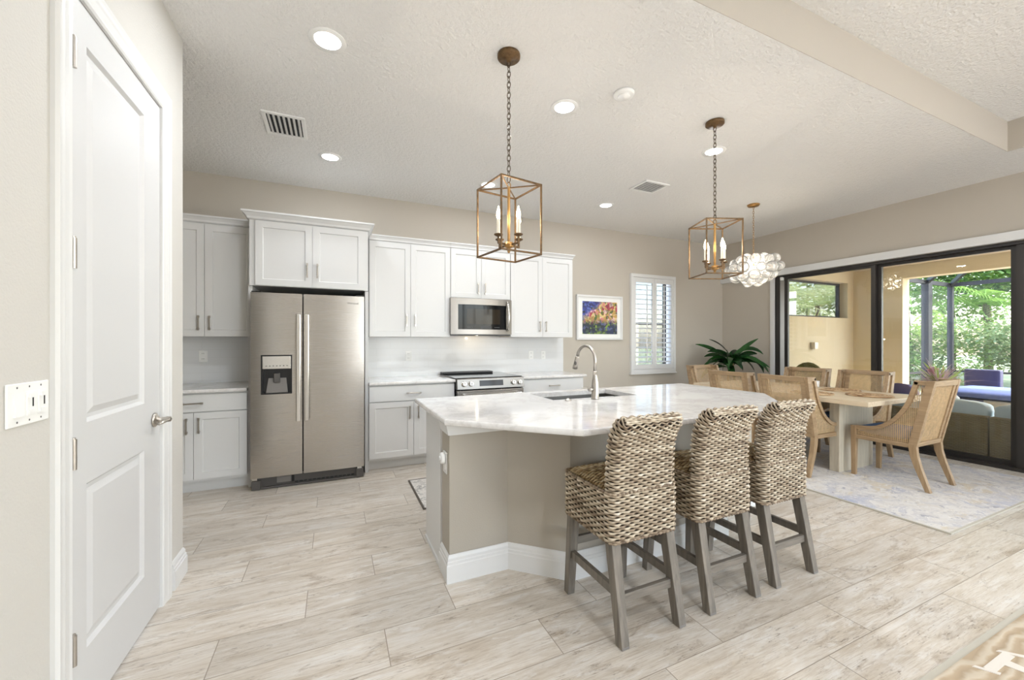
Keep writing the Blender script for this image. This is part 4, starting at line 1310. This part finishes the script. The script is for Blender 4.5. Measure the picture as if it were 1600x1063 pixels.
# plantation shutters
t = thing('plantation_shutters', 'white two panel plantation shutters over the back wall window', 'shutters', (4.705, YW, 1.61))
SX0, SX1, SZ0, SZ1 = 4.238, 5.172, .828, 2.398
f = MB()
for a in ((SX0, SX1, SZ0, SZ0 + .055), (SX0, SX1, SZ1 - .055, SZ1), (SX0, SX0 + .05, SZ0 + .055, SZ1 - .055), (SX1 - .05, SX1, SZ0 + .055, SZ1 - .055)):
    f.box(a[0], a[1], YW - .045, YW, a[2], a[3])
obj('frame', f, M['trim'], t, bev=.004)
obj('sill', MB().box(SX0 - .012, SX1 + .012, YW - .055, YW, SZ0 - .022, SZ0), M['trim'], t, bev=.004)
mid = 4.715
for a, b in ((SX0 + .052, mid - .002), (mid + .002, SX1 - .052)):
    f = MB(); zb, zt = SZ0 + .058, SZ1 - .058
    f.box(a, a + .045, YW - .04, YW - .012, zb, zt).box(b - .045, b, YW - .04, YW - .012, zb, zt)
    f.box(a + .045, b - .045, YW - .04, YW - .012, zb, zb + .075).box(a + .045, b - .045, YW - .04, YW - .012, zt - .075, zt)
    po = obj('shutter_panel', f, M['trim'], t, bev=.002)
    n = 17; z0, z1 = zb + .075, zt - .075
    for k in range(n):
        z = z0 + (z1 - z0) * (k + .5) / n
        l = MB(); el = radians(14)
        ring = [(cos(2 * pi * j / 10) * .041, sin(2 * pi * j / 10) * .0055) for j in range(10)]
        l.loft([[(x, YW - .026 + u_ * cos(el) - v_ * sin(el), z - u_ * sin(el) * -1 + v_ * cos(el)) for u_, v_ in ring] for x in (a + .046, b - .046)])
        obj('louver', l, M['trim'], po)
    xm = (a + b) / 2 + (.03 if a < 4.5 else -.03)
    obj('tilt_rod', MB().box(xm - .006, xm + .006, YW - .075, YW - .063, z0 + .03, z1 - .03), M['trim'], po)

# light switches beside the pantry door
t = thing('switch_plate', 'white three gang switch plate on the wall left of the pantry door', 'light switch', (XL, 1.578, 1.152))
SP = MB().box(XL, XL + .006, 1.493, 1.662, 1.093, 1.211)
so = obj('plate', SP, M['white_plastic'], t, bev=.003)
for k, y in enumerate((1.530, 1.578, 1.626)):
    if k == 0:
        obj('rocker', MB().loft([[(XL + .006, yy, 1.120), (XL + .013, yy, 1.120), (XL + .007, yy, 1.184), (XL + .005, yy, 1.184)] for yy in (y - .0165, y + .0165)]), M['white_plastic'], t)
    else:
        d_ = obj('dimmer', MB().box(XL + .006, XL + .010, y - .0165, y + .0165, 1.118, 1.186), M['white_plastic'], t, bev=.001)
        obj('slot', MB().box(XL + .010, XL + .0105, y + .004, y + .009, 1.142, 1.176), M['dark_gap'], d_)
        obj('slider', MB().box(XL + .010, XL + .015, y - .012, y + .001, 1.168, 1.180), M['white_plastic'], d_)
        obj('paddle', MB().box(XL + .010, XL + .012, y - .010, y + .010, 1.124, 1.134), M['white_plastic'], d_)
    for z in (1.105, 1.199): obj('screw', MB().lathe([(0, 0), (.0032, 0), (0, .001)], 8, (XL + .006, y, z), (1, 0, 0)), M['slot'], t)

# recessed downlights
def downlight(x, y, label, e=7, z=ZC):
    t = thing('recessed_light', label, 'recessed light', (x, y, z), 'recessed ceiling lights')
    obj('trim_ring', MB().lathe([(.072, -.006), (.098, -.004), (.100, 0), (.068, 0), (.066, -.002)], 32, (x, y, z)), M['white_plastic'], t, smooth=True)
    obj('lens', MB().lathe([(0, -.003), (.070, -.003), (.070, -.001), (0, -.001)], 32, (x, y, z)), M['can_glow'], t)
    lamp('downlight_lamp', 'AREA', (0, 0, -.010), (0, 0, 0), e, (.90, .945, 1.0), .13, None, 'DISK', t)
downlight(-.034, 2.488, 'lit recessed ceiling light nearest the pantry door')
downlight(-.034, 4.05, 'lit recessed ceiling light above the fridge, behind the slatted vent', 3)
downlight(1.533, 2.492, 'lit recessed ceiling light between the two cage pendants, beside the smoke detector')
downlight(1.533, 4.062, 'lit recessed ceiling light in front of the wall cabinets, behind the near pendant', 3)
downlight(3.115, 2.520, 'lit recessed ceiling light right behind the chain of the far cage pendant')
downlight(3.110, 4.070, 'lit recessed ceiling light nearest the shuttered window', 3)

def vent(x0, x1, y0, y1, along_y, n, label, slat_m):
    t = thing('air_vent', label, 'air vent', ((x0 + x1) / 2, (y0 + y1) / 2, ZC))
    f = MB(); b = .028; z0, z1 = ZC - .012, ZC
    f.box(x0, x1, y0, y0 + b, z0, z1).box(x0, x1, y1 - b, y1, z0, z1).box(x0, x0 + b, y0 + b, y1 - b, z0, z1).box(x1 - b, x1, y0 + b, y1 - b, z0, z1)
    fo = obj('frame', f, M['white_plastic'], t, bev=.003)
    obj('duct', MB().box(x0 + b, x1 - b, y0 + b, y1 - b, ZC - .002, ZC), M['dark_gap'], fo)
    for k in range(n):
        l = MB()
        if along_y:
            x = x0 + b + (x1 - x0 - 2 * b) * (k + .5) / n
            l.bar((x, y0 + b, ZC - .009), (x, y1 - b, ZC - .009), .020, .0025, (.5, 0, .8))
        else:
            y = y0 + b + (y1 - y0 - 2 * b) * (k + .5) / n
            l.bar((x0 + b, y, ZC - .009), (x1 - b, y, ZC - .009), .017, .0025, (0, -.55, .8))
        obj('slat', l, slat_m, t)
for x, y in ((1.3, -.7), (4.3, -.7), (1.3, -2.6), (4.3, -2.6)):  # unseen tray downlights, added to brighten the room
    q_ = downlight(x, y, 'added recessed light in the raised living room ceiling, unseen behind the camera', 14, TZ)
vent(-.497, -.205, 3.42, 3.775, True, 7, 'white ceiling air vent with dark slots near the fridge', M['white_plastic'])
vent(3.005, 3.335, 3.245, 3.52, False, 11, 'white ceiling air vent with fine slats between the kitchen and the dining table', M['white_plastic'])
t = thing('smoke_detector', 'round white smoke detector on the ceiling between the pendants', 'smoke detector', (1.823, 2.185, ZC))
obj('base', MB().lathe([(0, 0), (.070, 0), (.070, -.012), (.060, -.020), (0, -.022)], 28, (1.823, 2.185, ZC)), M['white_plastic'], t, smooth=True)
obj('cap', MB().lathe([(0, -.020), (.042, -.020), (.038, -.030), (0, -.032)], 24, (1.823, 2.185, ZC)), M['white_plastic'], t, smooth=True)

# ---- cage pendants
def chain_mb(z_top, z_bot, a=.0105, b=.021, r=.0026):
    mb = MB(); pitch = 2 * b - 4 * r; n = max(2, int(round((z_top - z_bot) / pitch))); pitch = (z_top - z_bot) / n
    for k in range(n):
        zc = z_top - pitch * (k + .5); d = Vector((1, 0, 0)) if k % 2 else Vector((0, 1, 0)); d = Matrix.Rotation(.5, 3, 'Z') @ d
        mb.tube([Vector((0, 0, zc)) + d * (a * cos(2 * pi * i / 12)) + Vector((0, 0, b * sin(2 * pi * i / 12))) for i in range(13)], r, 6, False)
    return mb
def make_pendant(label):
    t = thing('cage_pendant', label, 'pendant light', (0, 0, ZC), 'gold cage pendants over the island')
    zt, zb, s_ = 2.243 - ZC, 1.836 - ZC, .137
    obj('canopy', MB().lathe([(0, 0), (.066, 0), (.068, -.004), (.068, -.020), (.062, -.026), (.016, -.028), (.012, -.045), (0, -.046)], 32), M['gold'], t, smooth=True, world=False)
    obj('chain', chain_mb(-.040, zt + .035), M['chain'], t, world=False)
    cg = MB(); w_ = .0095
    crn = [(-s_, -s_), (s_, -s_), (s_, s_), (-s_, s_)]
    for i in range(4):
        a, b = crn[i], crn[(i + 1) % 4]
        for z in (zt, zb): cg.bar((*a, z), (*b, z), w_, w_)
        cg.bar((*a, zb - w_ / 2), (*a, zt + w_ / 2), w_, w_)
        cg.bar((*a, zt), (0, 0, zt - .002), w_ * .75, w_ * .75)
    obj('cage', cg, M['gold'], t, bev=.0012, world=False)
    stm = MB(); stm.tube([(0, 0, zt + .004), (0, 0, zb + .075)], .0085, 12)
    stm.tube([Vector((.012 * cos(2 * pi * i / 12), 0, zt + .016 + .017 * sin(2 * pi * i / 12))) for i in range(13)], .003, 6, False)
    stm.lathe([(0, .082), (.024, .080), (.030, .066), (.026, .052), (.012, .046), (.008, .036), (.010, .028), (.006, .018), (0, .015)], 20, (0, 0, zb))
    obj('stem', stm, M['brass'], t, smooth=False, world=False)
    for k in range(4):
        a = k * pi / 2 + .18; d = Vector((cos(a), sin(a), 0)); e = d * .082
        ar = MB(); ar.bar(Vector((0, 0, zb + .064)) + d * .02, e + Vector((0, 0, zb + .064)), .010, .010)
        ar.bar(e + Vector((0, 0, zb + .060)), e + Vector((0, 0, zb + .105)), .010, .010, (1, 0, 0))
        ar.lathe([(0, .103), (.014, .103), (.026, .110), (.026, .115), (0, .116)], 18, (e.x, e.y, zb))
        ao = obj('arm', ar, M['gold'], t, world=False)
        obj('candle_sleeve', MB().lathe([(0, .115), (.0115, .115), (.0115, .200), (0, .201)], 16, (e.x, e.y, zb)), M['candle'], ao, smooth=False, world=False)
        obj('bulb', MB().lathe([(0, .200), (.008, .203), (.0135, .222), (.0125, .238), (.006, .262), (.0015, .278), (0, .280)], 14, (e.x, e.y, zb)), M['flame'], ao, smooth=True, world=False)
    lamp('pendant_lamp', 'POINT', (0, 0, zb + .225), (0, 0, 0), 5, (1, .88, .74), .02, parent=t)
    return t
p1 = make_pendant('gold cage pendant with candle bulbs hanging nearer the camera, over the sink side')
p1.location = (.95, 2.17, ZC); p1.rotation_euler = (0, 0, radians(9))
p2 = dup(p1, (2.708, 2.182, ZC), radians(-22.6), 'gold cage pendant with candle bulbs hanging farther away, beside the bubble chandelier', 'gold cage pendants over the island')

# ---- bubble chandelier
t = thing('bubble_chandelier', 'clear glass bubble chandelier hanging over the dining table', 'chandelier', (4.78, 3.30, ZC))
CZ = 2.215 - ZC
obj('canopy', MB().lathe([(0, 0), (.070, 0), (.070, -.008), (.060, -.022), (.012, -.026), (0, -.028)], 28), M['brass'], t, smooth=True, world=False)
obj('chain', chain_mb(-.026, CZ + .21, .0085, .019, .0022), M['brass'], t, world=False)
fr = MB(); fr.lathe([(0, .21), (.03, .205), (.045, .19), (.03, .18), (0, .178)], 20, (0, 0, CZ))
fr.tube([(0, 0, CZ + .2), (0, 0, CZ - .12)], .007, 8)
for zz, R_ in ((.12, .12), (.03, .20), (-.07, .13)): fr.ring((0, 0, CZ + zz), R_, .004, n=24)
fro = obj('frame', fr, M['brass'], t, world=False)
bb_ = MB().ball((0, 0, 0), .064, 18, 12)
rnd = random.Random(11)
proto = None
for zz, R_, n in ((.135, .11, 5), (.105, .215, 9), (.02, .268, 11), (-.065, .20, 9), (-.13, .09, 5), (.02, .12, 4)):
    for k in range(n):
        a = 2 * pi * (k + (.5 if int(zz * 1000) % 2 else 0)) / n + rnd.uniform(-.1, .1)
        p = Vector((R_ * cos(a), R_ * sin(a), CZ + zz + rnd.uniform(-.022, .022)))
        if proto is None:
            proto = obj('glass_bubble', bb_, M['bubble'], t, smooth=True, world=False); o = proto
        else:
            o = proto.copy(); COL.objects.link(o)
        o.location = p; s_ = rnd.uniform(.84, 1.12); o.scale = (s_, s_, s_)
for k in range(6):
    a = k * pi / 3; p = (.09 * cos(a), .09 * sin(a), CZ + .06)
    obj('bulb', MB().ball(p, .014, 10, 8, (1, 1, 1.5)), M['bubble_glow'], fro, smooth=True, world=False)
lamp('chandelier_lamp', 'POINT', (0, 0, CZ + .05), (0, 0, 0), 10, (1, .90, .76), .12, parent=t)

# ================================================================== SMALL RUGS
t = thing('runner_mat', 'grey patterned runner mat on the floor behind the island', 'mat', (1.6, 3.48, 0))
obj('pile', MB().box(.655, 2.66, 3.155, 3.835, .0005, .007), M['runner'], t)
e_ = MB()
for a in ((.64, .655, 3.14, 3.85), (2.66, 2.675, 3.14, 3.85), (.655, 2.66, 3.14, 3.155), (.655, 2.66, 3.835, 3.85)): e_.box(*a, .0005, .008)
obj('edge_binding', e_, M['runner_edge'], t)
t = thing('living_room_rug', 'tan wavy striped rug with cream shapes in the bottom right corner', 'rug', (3.0, -.6, 0))
obj('pile', MB().box(1.3, 4.9, -2.2, .742, .0005, .012), M['tan_rug'], t)
obj('edge', MB().box(1.3, 4.9, .742, .765, .0005, .010), M['rug_edge'], t)
mo = MB()
mo.box(2.385, 2.585, .655, .686, .012, .0145)
mo.prism([(2.350, .706), (2.368, .703), (2.408, .645), (2.390, .643)], .012, .0146)
mo.prism([(2.560, .700), (2.578, .696), (2.640, .632), (2.615, .634)], .012, .0146)
mo.prism([(2.480, .656), (2.530, .656), (2.540, .56), (2.510, .56)], .012, .0144)
obj('motif', mo, M['cream_pile'], t)

# ================================================================== LANAI AND GARDEN
struct('floor_lanai', MB().box(XR + .17, 18.0, -8, 4.95, -.10, -.02), M['paver'])
XO = 10.5
wl2 = struct('wall_lanai', MB().box(XR + .17, XO + .26, 4.95, 5.17, -.1, 3.1), M['stucco'])
cut(wl2, (7.75, 10.28, 4.8, 5.4, 1.837, 2.607))
struct('wall_lanai_return', MB().box(XO, XO + .26, 4.115, 4.95, -.1, 3.1), M['stucco'])
struct('wall_lanai_header', MB().box(XO, XO + .26, -8, 4.115, 2.605, 3.1), M['stucco'])
struct('wall_lanai_column', MB().box(XO, XO + .30, -5.6, -5.2, -.02, 2.605), M['stucco'])
struct('ceiling_lanai', MB().box(XR + .17, XO + .26, -8, 5.17, 2.86, 3.0), M['soffit'])
struct('roof_slab', MB().box(XL - 1.2, XO + .26, -8, 5.3, 3.44, 3.55), M['grey_panel'])
wf3 = MB()
for a in ((7.75, 10.28, 1.837, 1.875), (7.75, 10.28, 2.570, 2.607), (7.75, 7.80, 1.875, 2.57), (10.23, 10.28, 1.875, 2.57)):
    wf3.box(a[0], a[1], 5.10, 5.16, a[2], a[3])
w3 = struct('window_3', wf3, M['cage'])
obj('glass_pane', MB().box(7.8, 10.23, 5.125, 5.13, 1.875, 2.57), M['pane'], w3, world=False)
o = tag(obj('wall_lamp', MB().box(8.93, 9.04, 4.86, 4.95, 1.17, 1.31), M['nickel'], bev=.008), 'small metal wall light on the yellow lanai wall below the high window', 'wall light')
t = thing('recessed_light', 'recessed light in the yellow lanai ceiling outside the sliding door', 'recessed light', (8.35, 2.65, 2.86))
obj('trim_ring', MB().lathe([(.072, -.006), (.10, -.004), (.102, 0), (.068, 0)], 28, (8.35, 2.65, 2.86)), M['white_plastic'], t, smooth=True)
obj('lens', MB().lathe([(0, -.003), (.07, -.003), (.07, -.001), (0, -.001)], 28, (8.35, 2.65, 2.86)), M['can_glow'], t)

# outdoor sofa with its back to the glass
def sofa_section(y0, y1, label, arm=False):
    t = thing('outdoor_sofa', label, 'outdoor sofa', (7.0, (y0 + y1) / 2, -.02))
    obj('back', MB().box(6.66, 6.76, y0, y1, -.02, .485), M['out_wicker'], t, bev=.012)
    obj('base', MB().box(6.76, 7.50, y0, y1, -.02, .27), M['out_wicker'], t, bev=.01)
    if arm: obj('armrest', MB().box(6.76, 7.50, y1 - .10, y1, .27, .46), M['out_wicker'], t, bev=.01)
    obj('seat_cushion', MB().pillow(6.90, 7.50, y0 + .01, y1 - (.11 if arm else .01), .27, .43, 12, 10, 9, 4), M['pale_blue'], t, smooth=True)
    obj('back_cushion', MB().pillow(6.72, 6.93, y0 + .01, y1 - (.11 if arm else .01), .40, .635, 12, 12, 10, 4.5), M['pale_blue'], t, smooth=True)
sofa_section(.86, 1.872, 'outdoor wicker sofa section with pale blue cushions at the right edge of the view')
sofa_section(1.885, 2.93, 'outdoor wicker sofa section with pale blue cushions behind the nearest dining chair')
sofa_section(2.94, 3.80, 'outdoor wicker sofa end section with pale cushions behind the two dining chairs by the door', True)
tag(obj('throw_pillow', MB().pillow(6.95, 7.12, 2.60, 2.98, .43, .76, 8, 8, 5), M['purple'], smooth=True), 'purple throw pillow on the outdoor sofa', 'pillow')
tag(obj('throw_pillow', MB().pillow(6.95, 7.12, 2.22, 2.58, .43, .70, 8, 8, 5), M['grey_panel'], smooth=True), 'pale grey throw pillow on the outdoor sofa beside the purple one', 'pillow')

# blue topped daybed in the sun
t = thing('outdoor_daybed', 'outdoor daybed with a royal blue pad, white base and navy back', 'daybed', (10.4, 2.9, -.02))
obj('base', MB().box(9.75, 11.2, 2.15, 3.45, -.02, .36), M['grey_panel'], t, bev=.02)
obj('pad', MB().pillow(9.70, 11.2, 2.12, 3.48, .34, .52, 12, 8, 9), M['spa_blue'], t, smooth=True)
obj('side_skirt', MB().box(9.735, 9.75, 2.80, 3.45, .0, .36), M['spa_navy'], t)
obj('back', MB().box(11.1, 11.25, 2.98, 3.45, .36, .80), M['spa_navy'], t, bev=.03)
# bromeliad planter
t = thing('flower_planter', 'tall planter with pink flowers and spiky green leaves outside the sliding door', 'planter', (8.6, 2.94, -.02))
bx, by = 8.6, 2.94
obj('pot', MB().lathe([(0, -.02), (.13, -.02), (.19, .56), (.20, .58), (.175, .58), (.17, .54), (0, .54)], 24, (bx, by, 0)), M['soil_pot'], t, smooth=True)
rnd = random.Random(21)
lf = MB()
for k in range(26): strap(lf, (bx, by, .54), rnd.uniform(0, 6.28), rnd.uniform(.25, .42), rnd.uniform(.5, 1.35), rnd.uniform(.3, 1.1), .035)
for k in range(14): strap(lf, (bx + .02, by - .02, .56), rnd.uniform(0, 6.28), rnd.uniform(.36, .50), rnd.uniform(1.1, 1.5), rnd.uniform(.1, .5), .045, roll=rnd.uniform(-.8, .8))
obj('foliage', lf, M['brom_leaf'], t, smooth=True)
fl = MB()
for k in range(46):
    a = rnd.uniform(0, 6.28); r = rnd.uniform(0, .07); b0 = Vector((bx - .04 + r * cos(a), by + .06 + r * sin(a), .80 + rnd.uniform(0, .10)))
    strap(fl, b0, rnd.uniform(0, 6.28), .06, rnd.uniform(0, 1.2), .9, .026, 4)
obj('blossom', fl, M['pink'], t)
sp_ = MB()
for k in range(110): strap(sp_, (bx + rnd.uniform(-.05, .05), by + rnd.uniform(-.05, .05), .60), rnd.uniform(0, 6.28), rnd.uniform(.30, .56), rnd.uniform(.45, 1.3), rnd.uniform(.3, 1.2), .013, 6)
obj('spray', sp_, M['mauve'], t)
# rounded wicker lounge chair
t = thing('wicker_armchair', 'olive woven outdoor chair with an arched back, seen through the sliding door', 'outdoor chair', (7.75, 4.2, -.02))
ar = MB(); rings = []
for k in range(13):
    a = pi * k / 12; x = 7.52 - .02 + 0 * a; rings.append(None)
def arch(d, s_): return [Vector((7.55 + d, 4.22 + s_ * .33 * cos(pi * k / 14), .38 + s_ * .56 * sin(pi * k / 14))) for k in range(15)]
fr = MB(); fr.tube(arch(0, 1), .028, 10)
obj('arch_frame', fr, M['wicker_green'], t, smooth=True)
bk = MB(); bk.loft([arch(-.012, .96), arch(.012, .96)], caps=True)
obj('back', bk, M['wicker_green'], t)
obj('seat', MB().box(7.52, 8.12, 3.90, 4.54, -.02, .38), M['wicker_green'], t, bev=.03)

# screened pool cage
XC, YC = 15.0, 4.9
t = thing('pool_cage', 'dark aluminium screen enclosure frame between the lanai and the garden', 'screen enclosure', (12.8, 4.9, -.02))
def beam(p, q, w_=.06, h_=.10, nm='beam'): obj(nm, MB().bar(p, q, w_, h_), M['cage'], t)
beam((XC, YC, -.02), (XC, YC, 2.83), .10, .10, 'post')
beam((13.7, YC, -.02), (13.7, YC, 2.83), .20, .14, 'post')
for y in (2.4, -.1, -2.6): beam((XC, y, -.02), (XC, y, 2.83), .08, .10, 'post')
beam((XC, YC, 2.83), (XC, -7.5, 2.83)); beam((XO + .26, YC, 2.83), (XC, YC, 2.83))
beam((XC, YC, 2.83), (12.2, 3.0, 3.75)); beam((13.7, YC, 2.83), (12.2, 3.6, 3.45)); beam((XC, 2.4, 2.83), (12.2, 2.4, 3.75)); beam((XC, -.1, 2.83), (12.2, -.1, 3.75))
beam((12.2, 3.0, 3.75), (12.2, -7.5, 3.75)); beam((12.2, 3.0, 3.75), (XO + .26, 3.0, 3.10))
beam((XC, YC, .55), (XC, -7.5, .55), .05, .05, 'rail'); beam((XO + .26, YC, .55), (XC, YC, .55), .05, .05, 'rail')
struct('ground', MB().box(-30, 15.1, -30, 60, -.25, -.11), M['gravel'])  # gravel is made up, kept pale so no green light bounces indoors
struct('ground_lawn', MB().box(15.1, 60, -30, 60, -.25, -.10), M['lawn'])
scr = glass('insect_screen', (.90, .91, .93, 1), .04, .3, haze=.015)
for a in ((XC - .004, XC + .004, -7.5, YC, .0, 2.83), (XO + .26, XC, YC - .004, YC + .004, .0, 2.83)):
    obj('screen_panel', MB().box(*a), scr, t)

def leaf_cloud(mb, c_, R, n, size, rnd, shell=.55):
    """many small folded leaves through a lumpy crown"""
    lumps = [(Vector((rnd.gauss(0, .5), rnd.gauss(0, .5), rnd.gauss(0, .5))), rnd.uniform(.45, .8)) for _ in range(9)]
    for _ in range(n):
        l, lr = rnd.choice(lumps)
        d = Vector((rnd.gauss(0, 1), rnd.gauss(0, 1), rnd.gauss(0, 1))).normalized() * lr * rnd.uniform(shell, 1)
        p = l + d
        p = Vector((c_[0] + p.x * R[0], c_[1] + p.y * R[1], c_[2] + p.z * R[2]))
        if p.z < .02: continue
        a = rnd.uniform(0, 2 * pi); e = rnd.uniform(-.9, .7); s_ = size * rnd.uniform(.6, 1.4)
        f_ = Vector((cos(a) * cos(e), sin(a) * cos(e), sin(e))); sd_ = Vector((-sin(a), cos(a), rnd.uniform(-.5, .5))).normalized()
        mb.add([p, p + f_ * s_ * .5 + sd_ * s_ * .26, p + f_ * s_, p + f_ * s_ * .5 - sd_ * s_ * .26], [(0, 1, 2, 3)])
def shrub(name, label, cat, x, y, h, w_, n, size, m, seed, trunk=True, group=None):
    rnd = random.Random(seed)
    t = thing(name, label, cat, (x, y, -.11), group)
    mb = MB(); base = .15 * h if not trunk else .35 * h
    leaf_cloud(mb, (x, y, base + (h - base) * .5), (w_ * .62, w_ * .62, (h - base) * .5), n, size, rnd)
    obj('foliage', mb, M[m], t)
    tr = MB(); tr.tube([(x, y, -.11), (x + rnd.uniform(-.1, .1), y, h * .3), (x + rnd.uniform(-.2, .2), y + rnd.uniform(-.2, .2), h * .75)], [.05 + h * .012, .04 + h * .008, .02], 8)
    obj('trunk', tr, M['bark'], t, smooth=True)
def palm(label, x, y, h, L, n, seed, m='palm_leaf', group=None):
    rnd = random.Random(seed)
    t = thing('palm_tree', label, 'palm', (x, y, -.11), group)
    tr = MB(); tr.tube([(x, y, -.11), (x + .1, y, h * .5), (x + .05, y + .05, h)], [.12, .09, .07], 10)
    obj('trunk', tr, M['bark'], t, smooth=True)
    mb = MB()
    for k in range(n):
        az = 2 * pi * k / n + rnd.uniform(-.2, .2); el = rnd.uniform(.1, 1.1); dr_ = rnd.uniform(.9, 1.7); p = Vector((x + .05, y + .05, h)); nn = 20
        hd_ = Vector((cos(az), sin(az), 0)); sd_ = Vector((-sin(az), cos(az), 0))
        for i in range(nn):
            d = hd_ * cos(el) + Vector((0, 0, sin(el))); q = p + d * (L / nn); ll = L * .34 * sin(pi * min(.98, (i + 2) / (nn + 2))) ** .6
            for sg in (-1, 1):
                e = p + (sd_ * sg * .85 + d * .55 + Vector((0, 0, -.30))).normalized() * ll
                mb.add([p, p + d * .035 + Vector((0, 0, .01)), e, e - d * .004], [(0, 1, 2, 3)])
            mb.add([p + sd_ * .012, q + sd_ * .012, q - sd_ * .012, p - sd_ * .012], [(0, 1, 2, 3)])
            p = q; el -= dr_ / nn
    obj('foliage', mb, M[m], t)
GT = 'garden trees and shrubs beyond the pool cage'
shrub('garden_tree', 'dark green leafy tree beyond the cage, at the left of the garden view', 'tree', 19.0, 7.6, 6.2, 3.0, 5200, .20, 'leaf_c', 1, group=GT)
shrub('garden_tree', 'tall mid green tree behind the corner post of the pool cage', 'tree', 21.5, 7.0, 7.0, 3.6, 5600, .21, 'leaf_a', 2, group=GT)
shrub('garden_tree', 'tall airy light green tree in the middle of the garden view', 'tree', 22.5, 5.4, 7.2, 3.6, 5200, .22, 'leaf_b', 3, group=GT)
shrub('garden_tree', 'tall dark tree at the right of the garden view, behind the door post', 'tree', 20.5, 4.2, 6.6, 3.2, 5200, .20, 'leaf_c', 4, group=GT)
shrub('garden_tree', 'big green tree closing the far background of the garden', 'tree', 27.0, 7.6, 9.0, 6.0, 6500, .30, 'leaf_a', 5, group=GT)
shrub('garden_tree', 'pale green tree far behind at the right of the garden', 'tree', 26.0, 4.6, 8.0, 5.0, 5200, .30, 'leaf_d', 15, group=GT)
shrub('garden_shrub', 'bright rounded shrub low in front of the trees by the cage corner', 'shrub', 17.0, 5.55, 2.1, 1.7, 3400, .13, 'leaf_b', 6, False, GT)
shrub('garden_shrub', 'silvery green shrub low in the right half of the garden view', 'shrub', 17.2, 4.25, 2.3, 1.8, 3600, .13, 'leaf_d', 7, False, GT)
shrub('garden_shrub', 'mid green shrub at the foot of the dark garden tree on the left', 'shrub', 16.6, 6.5, 1.9, 1.6, 3000, .13, 'leaf_a', 8, False, GT)
palm('feathery palm arching in the middle of the garden view', 18.4, 5.2, 2.5, 2.3, 17, 9, group=GT)
palm('feathery palm left of the cage corner post', 17.6, 6.8, 3.0, 2.2, 15, 10, group=GT)
shrub('garden_tree', 'leafy tree in the garden directly beyond the daybed, right of the door post', 'tree', 20.5, 1.2, 6.0, 3.2, 4200, .22, 'leaf_a', 31, group=GT)
shrub('garden_shrub', 'rounded hedge shrub in the garden, right of the silvery shrub', 'shrub', 17.2, 2.2, 2.2, 1.8, 2600, .14, 'leaf_a', 32, False, GT)
GP = 'plants behind the high lanai window'
palm('large light green palm filling the left half of the high lanai window', 12.6, 7.9, 2.5, 2.3, 13, 12, 'palm_light', group=GP)
palm('light green palm seen in the right half of the high lanai window', 15.6, 8.4, 2.6, 2.1, 12, 13, 'palm_light', group=GP)
shrub('garden_tree', 'yellow green tree behind the palms of the high lanai window', 'tree', 20.0, 11.2, 5.4, 3.0, 3000, .22, 'leaf_b', 14, group=GP)
